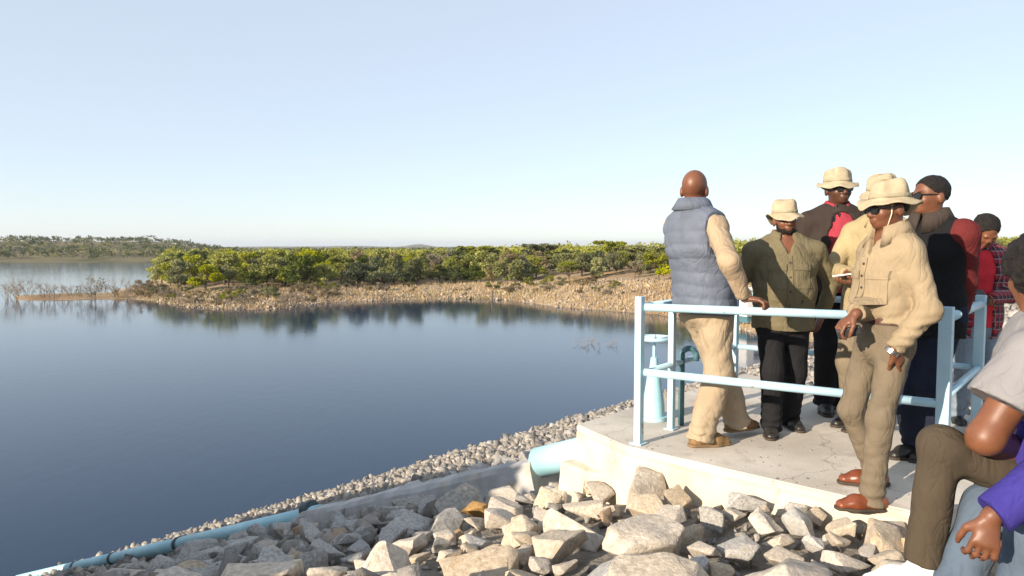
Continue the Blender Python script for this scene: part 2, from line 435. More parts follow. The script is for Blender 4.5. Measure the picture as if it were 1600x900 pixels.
# ------------------------------------------------------------------ numpy noise
def vnoise(x, y, z, seed=0):
    x = np.asarray(x, np.float32); y = np.asarray(y, np.float32); z = np.asarray(z, np.float32)
    xi = np.floor(x).astype(np.int64); yi = np.floor(y).astype(np.int64); zi = np.floor(z).astype(np.int64)
    xf = x - xi; yf = y - yi; zf = z - zi
    u = xf*xf*(3-2*xf); v = yf*yf*(3-2*yf); w = zf*zf*(3-2*zf)
    def hsh(a, b, c):
        n = (a * 374761393 + b * 668265263 + c * 2147483647 + seed * 974634721) & 0xFFFFFFFF
        n = ((n ^ (n >> 13)) * 1274126177) & 0xFFFFFFFF
        n = n ^ (n >> 16)
        return (n & 0xFFFF).astype(np.float32) / 32767.5 - 1.0
    c000 = hsh(xi, yi, zi); c100 = hsh(xi+1, yi, zi); c010 = hsh(xi, yi+1, zi); c110 = hsh(xi+1, yi+1, zi)
    c001 = hsh(xi, yi, zi+1); c101 = hsh(xi+1, yi, zi+1); c011 = hsh(xi, yi+1, zi+1); c111 = hsh(xi+1, yi+1, zi+1)
    a = (c000*(1-u)+c100*u)*(1-v) + (c010*(1-u)+c110*u)*v
    b = (c001*(1-u)+c101*u)*(1-v) + (c011*(1-u)+c111*u)*v
    return a*(1-w) + b*w
def fbm(x, y, seed=0, oct=4):
    t = 0; a = 1.0; f = 1.0
    for i in range(oct):
        t = t + a * vnoise(np.asarray(x) * f, np.asarray(y) * f, np.zeros_like(np.asarray(x, dtype=np.float32)) + 0.37 + i, seed + i)
        a *= 0.5; f *= 2.03
    return t

def grid_mesh(name, X, Y, Z, mt, smooth=True):
    n, m = X.shape
    V = np.stack([X, Y, Z], -1).reshape(-1, 3)
    i = np.arange(n - 1)[:, None] * m + np.arange(m - 1)[None, :]
    i = i.ravel()
    o = link_mesh(name, np_mesh(name, V, np.stack([i, i + 1, i + m + 1, i + m], 1)), mt, smooth=smooth)
    return o

# ------------------------------------------------------------------ water
mb = MB()
mb.add([(-9000, -400, 0), (9000, -400, 0), (9000, 9500, 0), (-9000, 9500, 0)], [(0, 1, 2, 3)])
tag(mb.build('water', M['water']), 'calm dark blue reservoir water', kind='structure')

# ------------------------------------------------------------------ dam face (rubble bedding under the stones)
aa = np.concatenate([np.arange(-34, 12, 0.22), np.arange(12, 140, 0.7)])
ss = np.concatenate([np.arange(-14, -1, 0.5), np.arange(-1, 23.5, 0.22)])
A_, S_ = np.meshgrid(aa, ss)
Z_ = np.array([[dam_z(a, s) for a in aa] for s in ss])
Z_ = Z_ - 0.07 + 0.045 * fbm(A_ * 2.3, S_ * 2.3, 3)
X_ = AX * A_ - AY * S_; Y_ = AY * A_ + AX * S_
tag(grid_mesh('dam_slope', X_, Y_, Z_, M['rubble']), 'rubble bedding of the dam face sloping down to the water', kind='structure')

# ------------------------------------------------------------------ far bank and plain
def tab(pts):
    w = [onz(px, py, 0.0) for px, py in pts]
    th = np.array([p.x / p.y for p in w]); Y = np.array([p.y for p in w])
    return th, Y
def thp(px):
    return (px - 800) / F
FR = tab([(20, 467), (60, 469), (150, 468), (200, 468), (240, 471), (300, 481), (360, 484), (420, 485), (470, 478), (520, 474), (600, 469), (700, 467),
          (770, 468), (830, 474), (870, 479), (960, 486), (1020, 490), (1100, 503), (1175, 520), (1290, 537)])
BK = tab([(20, 463), (60, 460), (100, 458), (160, 458), (200, 455), (230, 448), (240, 432), (246, 414), (252, 409)])
TL, TR = thp(20), thp(252)
def far_h(x, y):
    x = np.asarray(x, np.float64); y = np.asarray(y, np.float64)
    th = x / y
    wig = 3.0 * fbm(x * 0.07, y * 0.07, 21, 3)
    Yf = np.interp(th, *FR) + wig * np.clip((y - 60) / 60, 0.15, 1)
    d = y - Yf
    sl = np.interp(th, [thp(300), thp(700), thp(830), thp(1000), thp(1200), thp(1400)], [0.045, 0.07, 0.10, 0.17, 0.17, 0.2])
    pl = np.interp(th, [thp(300), thp(700), thp(1000), thp(1200), thp(1500)], [2.4, 3.0, 4.6, 5.8, 6.6])
    main = np.where(d > 0, pl * (1 - np.exp(-sl * np.maximum(d, 0) / pl)), np.maximum(d * 0.12, -3))
    Yb = np.interp(th, *BK)
    dm = np.minimum(y - Yf, Yb - y)
    strip = np.clip(dm * 0.07, -3, 0.55)
    strip = np.where(th < TL, np.minimum(strip, -0.6 + (th - TL) * 30), strip)
    far = np.clip((y - 352 - 6 * fbm(x * 0.02, y * 0.02, 8, 3)) * 0.03, -3, 3.0)
    h = np.where(th < TR, np.maximum(strip, far), main)
    land = np.clip(h / 0.6, 0, 1)
    h = h + land * (0.22 * fbm(x * 0.25, y * 0.25, 5, 4))
    k = np.clip((thp(385) - th) / (thp(385) - thp(250)), 0, 1); k = k * k * (3 - 2 * k)
    hill = (9.0 + 1.6 * fbm(x * 0.008, y * 0.008, 31, 3)) * np.exp(-((y - 560) / 95.0) ** 2) * k
    far_roll = np.clip((y - 900) / 2500, 0, 1) * (2.5 * fbm(x * 0.0012, y * 0.0012, 17, 4))
    rdg = 19 * np.exp(-((y - 4200) / 500.0) ** 2) * (0.35 * np.exp(-((th - thp(440)) / 0.09) ** 2) + np.exp(-((th - thp(655)) / 0.020) ** 2) + 0.45 * np.exp(-((th - thp(560)) / 0.05) ** 2) + 0.6 * np.exp(-((th - thp(1250)) / 0.25) ** 2))
    return h + hill + far_roll + rdg
TH = np.linspace(thp(-900), thp(2900), 520)
def far_piece(name, ys, mt):
    T_, Yg = np.meshgrid(TH, ys)
    Xg = T_ * Yg
    return grid_mesh(name, Xg, Yg, far_h(Xg, Yg), mt)
y1 = np.concatenate([np.linspace(50, 175, 150), np.geomspace(176, 345, 60)])
y2 = np.concatenate([[345], np.geomspace(350, 9000, 150)])
tag(far_piece('far_bank', y1, M['soil']), 'dry sandy shore and bank across the water', kind='structure')
tag(far_piece('plain', y2, M['plain']), 'low wooded hill and plain on the horizon', kind='structure')

# dirt track climbing the right bank
tp = [(868, 443), (905, 436), (945, 428), (985, 421), (1030, 414), (1080, 408)]
def on_far(px, py):
    d = ray(px, py)
    best = None
    for Y in np.arange(60, 330, 0.5):
        t = Y / d.y
        if CAMZ + d.z * t <= float(far_h(d.x * t, Y)):
            return Vector((d.x * t, Y, float(far_h(d.x * t, Y))))
    return None
tv = []
pts = [p for p in (on_far(*q) for q in tp) if p]
for i in range(len(pts) - 1):
    for u in np.linspace(0, 1, 9)[:-1 if i < len(pts) - 2 else None]:
        tv.append(pts[i].lerp(pts[i + 1], float(u)))
mb = MB(); vs = []
for i, p in enumerate(tv):
    d = (tv[min(i + 1, len(tv) - 1)] - tv[max(i - 1, 0)]); d.z = 0; d.normalize()
    n = Vector((-d.y, d.x, 0))
    for k in (-1, -0.33, 0.33, 1):
        q = p + n * 1.5 * k
        vs.append((q.x, q.y, float(far_h(q.x, q.y)) + 0.14))
fs = []
for i in range(len(tv) - 1):
    for k in range(3):
        fs.append((i*4 + k, i*4 + k + 1, i*4 + k + 5, i*4 + k + 4))
mb.add(vs, fs)
tag(mb.build('dirt_track', M['track'], smooth=True), 'orange dirt track climbing the far bank', kind='structure')

# ------------------------------------------------------------------ concrete platform
PZ = 6.73
P1 = onz(900, 663, PZ); P2 = onz(977, 697, PZ); P3 = onz(1240, 757, PZ)
fd = (P3 - P2).normalized()
P4 = P2 + fd * 2.35
rd = Vector((AX, AY, 0))
P5 = P4 + rd * 2.2 + fd * 0.1
P6 = P1 + rd * 2.75
poly = [P2, P4, P5, P6, P1]
plat = empty('platform', (P2.x, P2.y, 6.1))
tag(plat, 'cream concrete platform the group stands on beside the pipe', 'platform')
def prism(name, pts, z0, z1, mt, parent, bev=0.012, jitter=0):
    bm = bmesh.new()
    vb = [bm.verts.new((p.x, p.y, z0)) for p in pts]
    f = bm.faces.new(vb)
    r = bmesh.ops.extrude_face_region(bm, geom=[f])
    for v in r['geom']:
        if isinstance(v, bmesh.types.BMVert): v.co.z = z1
    bmesh.ops.recalc_face_normals(bm, faces=bm.faces)
    if bev: bmesh.ops.bevel(bm, geom=[e for e in bm.edges], offset=bev, segments=2, affect='EDGES')
    me = bpy.data.meshes.new(name); bm.to_mesh(me); bm.free()
    o = link_mesh(name, me, mt)
    if parent:
        o.parent = parent; o.matrix_parent_inverse = Matrix.Translation(-Vector(parent.location))
    return o
prism('plinth', poly, 5.9, PZ - 0.05, M['concrete_side'], plat, 0.008)
cen = sum(poly, Vector()) / len(poly)
prism('top_slab', poly, PZ - 0.049, PZ, M['concrete'], plat, 0.010)
# spilled footing lumps at the base of the front corner
for i, (px, py, w, h) in enumerate(((905, 741, .22, .16), (952, 752, .30, .17), (1005, 752, .26, .12), (1096, 750, .07, .10))):
    p = onz(px, py, 6.40)
    mb = MB(); mb.box((-w/2, -.09, -.14), (w/2, .09, h/2), Matrix.Translation(p) @ Matrix.Rotation(math.atan2(fd.y, fd.x) + .2*i, 4, 'Z') @ Matrix.Rotation(.12 * (-1)**i, 4, 'Y'))
    o = mb.build('footing_lump', M['concrete_side'], plat, bevel=0.025)
    o.matrix_parent_inverse = Matrix.Translation(-Vector(plat.location))
def in_poly(x, y, pts, grow=0.0):
    c = sum(pts, Vector()) / len(pts)
    q = [p + (p - c).normalized() * grow for p in pts]
    ins = False; j = len(q) - 1
    for i in range(len(q)):
        if (q[i].y > y) != (q[j].y > y) and x < (q[j].x - q[i].x) * (y - q[i].y) / (q[j].y - q[i].y) + q[i].x:
            ins = not ins
        j = i
    return ins

# ------------------------------------------------------------------ guard rail
GA = Vector((0.815, 4.47, PZ)); GB = Vector((2.325, 3.75, PZ)); GE = Vector((1.82, 5.72, PZ)); GF = Vector((3.14, 4.70, PZ))
rail = empty('guard_rail', GA)
tag(rail, 'sky blue painted metal guard rail around the concrete platform', 'railing')
def beam_mesh(mb, p, q, w, h=None):
    p, q = Vector(p), Vector(q); h = h or w
    d = q - p; L = d.length
    Mx = Matrix.Translation(p) @ d.to_track_quat('Y', 'Z').to_matrix().to_4x4()
    mb.box((-w/2, 0, -h/2), (w/2, L, h/2), Mx)
def rpart(name, p, q, w, rnd=False, mt='blue_paint'):
    mb = MB()
    if rnd: mb.tube([p, q], w / 2, 14)
    else: beam_mesh(mb, p, q, w)
    o = mb.build(name, M[mt], rail, smooth=False, bevel=0 if rnd else 0.004)
    if rnd:
        o.data.polygons.foreach_set('use_smooth', [len(f.vertices) == 4 for f in o.data.polygons])
    o.matrix_parent_inverse = Matrix.Translation(-GA)
    return o
UP = Vector((0, 0, 1))
CE = GA.lerp(GE, 0.29)
posts = [(GA, 0.952, 0.048), (GB, 0.948, 0.064), (GE, 0.93, 0.052), (GF, 0.945, 0.06), (CE, 0.90, 0.042)]
for p, h, w in posts:
    mb = MB(); yaw = math.atan2(fd.y, fd.x)
    mb.box((-w/2, -w/2, 0), (w/2, w/2, h), Matrix.Translation(p) @ Matrix.Rotation(yaw, 4, 'Z'))
    o = mb.build('post', M['blue_paint'], rail, bevel=0.005); o.matrix_parent_inverse = Matrix.Translation(-GA)
    mb = MB(); mb.box((-w*.9, -w*.9, 0.001), (w*.9, w*.9, 0.009), Matrix.Translation(p) @ Matrix.Rotation(yaw, 4, 'Z'))
    o = mb.build('base_plate', M['blue_paint'], rail, bevel=0.002); o.matrix_parent_inverse = Matrix.Translation(-GA)
def span(p, q, zt, w, name, t0=0.02, t1=0.98, dz=0):
    a, b = p.lerp(q, t0) + UP * zt, p.lerp(q, t1) + UP * (zt + dz)
    return rpart(name, a, b, w, True)
span(GA, GB, 0.885, 0.050, 'top_rail')
span(GA, GB, 0.468, 0.050, 'mid_rail', dz=-0.045)
span(GA, GE, 0.885, 0.046, 'top_rail'); span(GA, GE, 0.455, 0.040, 'mid_rail')
span(GE, GF, 0.875, 0.050, 'top_rail'); span(GE, GF, 0.455, 0.042, 'mid_rail')
span(GF, GB, 0.885, 0.055, 'top_rail'); span(GF, GB, 0.455, 0.042, 'mid_rail')

# gate valve beside the rail
VB = onz(1021, 655, PZ)
gv = empty('gate_valve', VB)
tag(gv, 'pale blue gate valve with handwheel behind the corner post of the rail', 'valve')
def vpart(name, prof, mt, n=20):
    mb = MB(); mb.lathe([(0.0005, prof[0][1])] + prof + [(0.0005, prof[-1][1])], n)
    o = mb.build(name, M[mt], gv, smooth=False)
    o.data.set_sharp_from_angle(angle=R(35)) if hasattr(o.data, 'set_sharp_from_angle') else None
    o.data.polygons.foreach_set('use_smooth', [True] * len(o.data.polygons))
    o.data.set_sharp_from_angle(angle=R(35))
    return o
vpart('flange', [(.105, .001), (.105, .03), (.08, .032)], 'pipe_blue')
vpart('body', [(.082, .031), (.078, .12), (.064, .22), (.052, .30), (.050, .34)], 'pipe_blue')
vpart('bonnet', [(.066, .341), (.066, .365), (.034, .38), (.024, .46)], 'pipe_blue')
vpart('stem', [(.012, .461), (.012, .625)], 'blue_paint', 10)
mb = MB()
nn = 28
ring = [Vector((.125 * math.cos(2*math.pi*k/nn), .125 * math.sin(2*math.pi*k/nn), .60)) for k in range(nn + 1)]
mb.tube(ring, .014, 8, cap=False)
for k in range(3):
    t = 2*math.pi*k/3 + .3
    mb.tube([(0, 0, .60), (.12*math.cos(t), .12*math.sin(t), .60)], .009, 6)
mb.build('handwheel', M['blue_paint'], gv, smooth=True)
# bent standpipe next to it
SB = onz(1064, 664, PZ)
mb = MB()
pp = [SB, SB + UP * .50] + [SB + UP * (.50 + .05 * math.sin(t)) + Vector((.05 * (1 - math.cos(t)), 0, 0)) for t in np.linspace(.3, math.pi, 8)] + [SB + Vector((.10, 0, .46))]
mb.tube(pp, .021, 12)
o = mb.build('vent_pipe', M['teal_metal'], smooth=True)
tag(o, 'dark teal bent vent pipe standing just behind the vest wearer\'s legs', 'pipe')

# ------------------------------------------------------------------ pipeline down the face
pS = ony(905, 708, 5.03); pE = onz(40, 900, 0.25); pE = pE + (pE - pS) * 0.06
def pl_at(px):          # point of the pipe line seen at picture column px
    lo, hi = 0.0, 1.0
    for _ in range(40):
        m_ = (lo + hi) / 2
        q = pS.lerp(pE, m_)
        if to_px(*q)[0] > px: lo = m_
        else: hi = m_
    return pS.lerp(pE, lo)
pipe = empty('pipeline', (pS.x, pS.y, pS.z - .15))
tag(pipe, 'pale blue water pipe running down the rock face into the reservoir', 'pipe')
def ppart(name, pts, r, mt, n=22):
    mb = MB(); mb.tube(pts, r, n)
    o = mb.build(name, M[mt], pipe)
    o.data.polygons.foreach_set('use_smooth', [len(f.vertices) == 4 for f in o.data.polygons])
    o.matrix_parent_inverse = Matrix.Translation(-Vector(pipe.location))
    return o
pdir = (pE - pS).normalized()
cut = [pl_at(x) for x in (842, 455, 281, 178, 119)]
ppart('pipe_section', [pS + pdir * -.35, cut[0]], .112, 'pipe_blue')
DN = Vector((0, 0, -.03))
segs = [pl_at(500), cut[2], cut[3], cut[4], pE]
for i in range(4):
    ppart('pipe_section', [segs[i] + DN, segs[i + 1] + DN], .095, 'pipe_blue')
for q in segs[1:4]:
    ppart('joint_collar', [q + DN - pdir * .05, q + DN + pdir * .05], .107, 'collar')
# concrete surround over the middle stretch
cs0, cs1 = pl_at(846), pl_at(486)
side = pdir.cross(UP).normalized(); upn = side.cross(pdir).normalized()
sur = empty('concrete_surround', (cs0.x, cs0.y, cs0.z - .2))
tag(sur, 'grey concrete surround cast over the upper stretch of the blue pipe', 'concrete casing')
prof = [(-.20, -.28), (-.17, .04), (-.14, .085), (-.13, .09), (-.02, .115), (.02, .115), (.13, .09), (.14, .085), (.17, .04), (.20, -.28)]
nseg = 46; vs = []; fs = []
for i in range(nseg + 1):
    c = cs0.lerp(cs1, i / nseg) + Vector((0, 0, -.015))
    for j, (u, w) in enumerate(prof):
        jt = .010 * float(vnoise(i * .55, j * .8, 1.5, 4)) + .012 * float(vnoise(i * .17, j * .4, 7.5, 9))
        vs.append(c + side * (u * .84 * (1 + jt * 4)) + upn * (w * .84 - .035 + jt))
n = len(prof)
for i in range(nseg):
    for j in range(n - 1):
        fs.append((i*n + j, i*n + j + 1, (i+1)*n + j + 1, (i+1)*n + j))
    fs.append((i*n + n - 1, i*n, (i+1)*n, (i+1)*n + n - 1))
fs.append(tuple(range(n))[::-1]); fs.append(tuple(nseg*n + j for j in range(n)))
mb = MB(); mb.add(vs, fs)
o = mb.build('casing', M['sleeve_concrete'], sur, smooth=True); o.data.set_sharp_from_angle(angle=R(22))
bm = bmesh.new(); bm.from_mesh(o.data); bmesh.ops.recalc_face_normals(bm, faces=bm.faces); bm.to_mesh(o.data); bm.free()
o.matrix_parent_inverse = Matrix.Translation(-Vector(sur.location))
mb = MB(); mb.tube([cs1 + pdir * -.05 + upn * .045, cs1 + pdir * .10 + upn * .045], .085, 16)
o = mb.build('end_cap', M['collar'], sur, smooth=False); o.matrix_parent_inverse = Matrix.Translation(-Vector(sur.location))

# ------------------------------------------------------------------ stones
def rock_mesh(name, seed, fine=True):
    r = random.Random(seed)
    bm = bmesh.new()
    n = r.choice((9, 10, 11, 12, 13)) if fine else r.choice((7, 8, 9))
    sx, sy, sz = r.uniform(.8, 1.25), r.uniform(.7, 1.0), r.uniform(.5, .85)
    for i in range(n):
        v = Vector((r.uniform(-1, 1), r.uniform(-1, 1), r.uniform(-1, 1)))
        v /= (abs(v.x) ** 3.2 + abs(v.y) ** 3.2 + abs(v.z) ** 3.2) ** (1 / 3.2)
        v *= r.uniform(.82, 1.0)
        bm.verts.new((v.x * sx, v.y * sy, v.z * sz))
    h = bmesh.ops.convex_hull(bm, input=bm.verts)
    bmesh.ops.delete(bm, geom=[v for v in bm.verts if not v.link_faces], context='VERTS')
    bmesh.ops.dissolve_limit(bm, angle_limit=R(12), verts=bm.verts, edges=bm.edges)
    if fine:
        bmesh.ops.bevel(bm, geom=list(bm.edges), offset=.06, segments=2, affect='EDGES', profile=.55, clamp_overlap=True)
        bmesh.ops.triangulate(bm, faces=bm.faces)
        long = [e for e in bm.edges if e.calc_length() > .42]
        bmesh.ops.subdivide_edges(bm, edges=long, cuts=1)
        bmesh.ops.triangulate(bm, faces=bm.faces)
        long = [e for e in bm.edges if e.calc_length() > .36]
        bmesh.ops.subdivide_edges(bm, edges=long, cuts=1)
        bmesh.ops.triangulate(bm, faces=bm.faces)
        co = np.array([v.co for v in bm.verts])
        d = .055 * vnoise(co[:, 0]*2.1, co[:, 1]*2.1, co[:, 2]*2.1, seed) + .030 * vnoise(co[:, 0]*5, co[:, 1]*5, co[:, 2]*5, seed + 3)
        bm.normal_update()
        for v, k in zip(bm.verts, d):
            v.co += v.normal * float(k)
            if v.co.length > 1.3: v.co *= 1.3 / v.co.length
    else:
        bmesh.ops.triangulate(bm, faces=bm.faces)
    bmesh.ops.recalc_face_normals(bm, faces=bm.faces)
    me = bpy.data.meshes.new(name); bm.to_mesh(me); bm.free()
    if fine:
        me.polygons.foreach_set('use_smooth', [True] * len(me.polygons))
        me.set_sharp_from_angle(angle=R(26))
    return me
protos = {k: [rock_mesh('stone', 100 + i + 50 * j) for i in range(14 if j < 2 else 4)] for j, k in enumerate(('rock_tan', 'rock_grey', 'rock_brown', 'rock_white'))}
for k, ms in protos.items():
    for me in ms: me.materials.append(M[k])
lowp = [rock_mesh('small_stone', 900 + i, False) for i in range(16)]
lowV = [np.array([v.co for v in me.vertices]) for me in lowp]
lowF = [np.array([list(p.vertices) for p in me.polygons]) for me in lowp]
for me in lowp: bpy.data.meshes.remove(me)

pa0, ps0 = as_of(pS.x, pS.y); pa1, ps1 = as_of(pE.x, pE.y)
def pipe_gap(a, s):
    t = min(1, max(0, (s - ps0) / (ps1 - ps0)))
    d_ = a - (pa0 + (pa1 - pa0) * t)
    return (d_ if d_ > 0 else -d_ + .07) if s > ps0 - .4 else 9   # stones lean against the near side
def ground(x, y):
    return dam_z(*as_of(x, y))
def on_ground(px, py):
    d = ray(px, py)
    for t in np.arange(1.2, 60, .02):
        if CAMZ + d.z * t <= ground(d.x * t, d.y * t): return Vector((d.x*t, d.y*t, ground(d.x*t, d.y*t)))
    return onz(px, py, 0)
stones = []    # x, y, z, r, colour, named
def free(x, y, r, f):
    for (qx, qy, qz, qr, *_) in stones:
        if (x - qx) ** 2 + (y - qy) ** 2 < ((r + qr) * f) ** 2: return False
    return True
BIG = [  # column, row of the middle, width in px, colour, label
    (745, 872, 205, 'rock_tan', 'largest sandy boulder at the bottom edge of the picture'),
    (880, 852, 130, 'rock_tan', 'rounded sandy boulder right of the largest one at the bottom edge'),
    (1003, 838, 175, 'rock_tan', 'big flat faced tan boulder below the front corner of the platform'),
    (935, 893, 150, 'rock_grey', 'flat grey boulder cut by the bottom edge below the big tan one'),
    (1248, 812, 84, 'rock_white', 'chalky white stone in front of the platform, left of the brown shoes'),
    (1150, 848, 96, 'rock_grey', 'wedge shaped grey stone with a clean flat side in front of the platform'),
    (1378, 838, 120, 'rock_tan', 'long tan stone just below the brown leather shoes'),
    (1330, 872, 110, 'rock_tan', None), (1230, 868, 90, 'rock_tan', None), (1085, 880, 70, 'rock_grey', None),
    (1045, 800, 80, 'rock_tan', None), (1115, 805, 75, 'rock_grey', None), (1180, 800, 60, 'rock_tan', None),
    (1310, 818, 80, 'rock_tan', None), (1270, 850, 60, 'rock_grey', None),
    (1425, 850, 60, 'rock_tan', None),
    (610, 838, 90, 'rock_grey', None), (560, 862, 80, 'rock_grey', None),
    (480, 824, 62, 'rock_grey', 'grey stone between the end of the blue pipe and the concrete surround'),
    (633, 812, 42, 'rock_brown', 'square orange brown stone below the concrete surround'),
    (588, 868, 46, 'rock_brown', 'brown stone among the shaded grey stones below the pipe'),
    (490, 880, 96, 'rock_grey', None), (312, 880, 84, 'rock_grey', None), (420, 862, 80, 'rock_grey', None), (700, 815, 90, 'rock_grey', None),
    (790, 790, 80, 'rock_tan', None), (850, 800, 70, 'rock_tan', None), (910, 785, 100, 'rock_tan', None), (690, 850, 60, 'rock_grey', None), (800, 825, 50, 'rock_tan', None),
    (588, 805, 55, 'rock_grey', None), (670, 790, 66, 'rock_grey', None), (740, 778, 60, 'rock_grey', None),
]
for px, py, w, c, lab in BIG:   # the ones that stand out in the picture
    p = on_ground(px, py + w * .12)
    depth = p.y
    r = w * depth / F / 2 * 0.78
    stones.append((p.x, p.y, p.z + r * .10, r, c, lab))
def colour(x, y):
    a, s = as_of(x, y)
    g = smooth01((s - 2.2) / 2.0)          # greyer stone down the face
    u = random.random()
    if u < .05: return 'rock_brown'
    if u < .075: return 'rock_white'
    return 'rock_grey' if random.random() <   .20 + .62 * g else 'rock_tan'
def throw(n, r0, r1, amin, amax, smin, smax, f, gap):
    for _ in range(n):
        a, s = random.uniform(amin, amax), random.uniform(smin, smax)
        x, y = xy_of(a, s)
        r = random.uniform(r0, r1)
        if y < 1.6 and -1.2 < x < 1.6: continue
        px, py = to_px(x, y, dam_z(a, s)) if y > .3 else (9999, 0)
        if in_poly(x, y, poly, r * .55): continue
        if pipe_gap(a, s) < gap + r * .6: continue
        if (x - 1.95) ** 2 + (y - 2.95) ** 2 < .10 and r > .1: continue
        if not free(x, y, r, f): continue
        stones.append((x, y, dam_z(a, s) + r * random.uniform(-.05, .22), r, colour(x, y), None))
throw(900, .16, .25, -4, 8, -1, 8, .86, .06)
throw(3500, .10, .16, -3, 8, -.5, 7, .82, .05)
throw(4500, .06, .10, -1, 6.5, -.2, 6, .80, .04)
def px_size(t):
    x, y, z, r = t[:4]
    if y < .8: return 0
    px, py = to_px(x, y, z)
    pr = F * r / y
    if px < -pr or px > 1600 + pr or py > 900 + pr * .8 or py < 380: return 0
    if y > 6 and px > 985: return 0
    return pr
order = sorted(stones, key=lambda t: -px_size(t) - (1000 if t[5] else 0))
named_stones = [t for t in order[:298] if px_size(t) > 0]
rest = order[len(named_stones):]
cname = {'rock_tan': 'sandy tan', 'rock_grey': 'grey', 'rock_brown': 'weathered brown', 'rock_white': 'chalky white'}
for x, y, z, r, c, lab in named_stones:
    me = random.choice(protos[c]) if not lab else protos[c][(len(lab) * 5) % len(protos[c])]
    o = bpy.data.objects.new('stone', me)
    col.objects.link(o)
    o.location = (x, y, z)
    tl = .35 if not lab else .10
    o.rotation_euler = (random.uniform(-tl, tl), random.uniform(-tl, tl), random.uniform(0, 6.28))
    o.scale = (r, r, r * random.uniform(.8, 1.05)) if not lab else (r * 1.05, r * 1.0, r * .92)
    a, s = as_of(x, y)
    where = 'among the loose stones in front of the platform' if s < 2.9 else 'on the dam face beside the pipe'
    tag(o, lab or ('%s %s angular stone %s' % ('large' if r > .165 else 'medium sized' if r > .11 else 'small', cname[c], where)), 'stone', 'loose rip-rap stones')

def rot_batch(n):
    q = rng.normal(size=(n, 4)); q /= np.linalg.norm(q, axis=1)[:, None]
    w, x, y, z = q.T
    return np.stack([np.stack([1-2*(y*y+z*z), 2*(x*y-z*w), 2*(x*z+y*w)], -1), np.stack([2*(x*y+z*w), 1-2*(x*x+z*z), 2*(y*z-x*w)], -1), np.stack([2*(x*z-y*w), 2*(y*z+x*w), 1-2*(x*x+y*y)], -1)], 1)
def scatter_stones(name, P, rad, mt):
    Vs, Fs, n0 = [], [], 0
    ks = rng.integers(0, len(lowV), len(P)); RT = rot_batch(len(P))
    for i in range(len(P)):
        v = (lowV[ks[i]] * rad[i]) @ RT[i].T + P[i]
        Vs.append(v); Fs.append(lowF[ks[i]] + n0); n0 += len(v)
    return link_mesh(name, np_mesh(name, np.concatenate(Vs), np.concatenate(Fs)), mt)
P, rad = [], []
for x, y, z, r, c, _ in rest:
    P.append((x, y, z)); rad.append(r)
for a0, a1, s0, s1, n, r0, r1 in ((-5, 9, -2, 8, 6500, .025, .06), (-6, 16, 4, 22, 17000, .04, .17), (14, 64, 1, 21.5, 14000, .08, .27), (6, 20, -5, 5, 3500, .07, .2), (20, 64, -5, 3, 2500, .14, .3), (-34, -4, -2, 22, 3500, .12, .28), (-5, 2, 2, 18, 2500, .09, .2)):
    for _ in range(n):
        a, s = random.uniform(a0, a1), random.uniform(s0, s1)
        x, y = xy_of(a, s); r = r0 + (r1 - r0) * random.random() ** 2.6
        if in_poly(x, y, poly, r * .6): continue
        if pipe_gap(a, s) < .10 + r * .7: continue
        if y < 1.4 and abs(x) < 1: continue
        P.append((x, y, dam_z(a, s) + r * random.uniform(-.25, .25) - (.05 if r < .07 else 0))); rad.append(r)
tag(scatter_stones('small_stones', np.array(P), np.array(rad), M['riprap']), 'small loose rip-rap stones covering the dam face', 'stones', kind='stuff')

# grit on the slab
P, rad = [], []
for _ in range(450):
    q = P2.lerp(P4, random.uniform(-.1, 1.0)).lerp(P6.lerp(P5, random.uniform(0, 1)), random.random() ** 2.2)
    if in_poly(q.x, q.y, poly, -.03):
        r = .002 + .007 * random.random() ** 3; P.append((q.x, q.y, PZ + r * .4)); rad.append(r)
tag(scatter_stones('grit', np.array(P), np.array(rad), M['riprap']), 'loose grit on the concrete platform', 'grit', kind='stuff')

# ------------------------------------------------------------------ vegetation
def leaf_cards(centres, radii, n, size, r):
    """many small leaf faces spread through clump volumes"""
    V, Fc = [], []
    per = [max(6, int(n * rr[0] * rr[1] / sum(q[0] * q[1] for q in radii))) for rr in radii]
    for c, rr, k in zip(centres, radii, per):
        u = r.normal(size=(k, 3)); u /= np.linalg.norm(u, axis=1)[:, None]
        p = np.array(c) + u * np.array(rr) * (r.random((k, 1)) ** 0.45)
        a = r.normal(size=(k, 3)); a /= np.linalg.norm(a, axis=1)[:, None]
        b = np.cross(a, r.normal(size=(k, 3))); b /= np.linalg.norm(b, axis=1)[:, None]
        s = size * (0.6 + 0.8 * r.random((k, 1)))
        n0 = sum(len(x) for x in V)
        V.append(np.concatenate([p - a*s*.5 - b*s*.33, p + a*s*.5 - b*s*.2, p + a*s*.35 + b*s*.4, p - a*s*.4 + b*s*.3]))
        i = np.arange(k)
        Fc.append(np.stack([i, i + k, i + 2*k, i + 3*k], 1) + n0)
    return np.concatenate(V), np.concatenate(Fc)

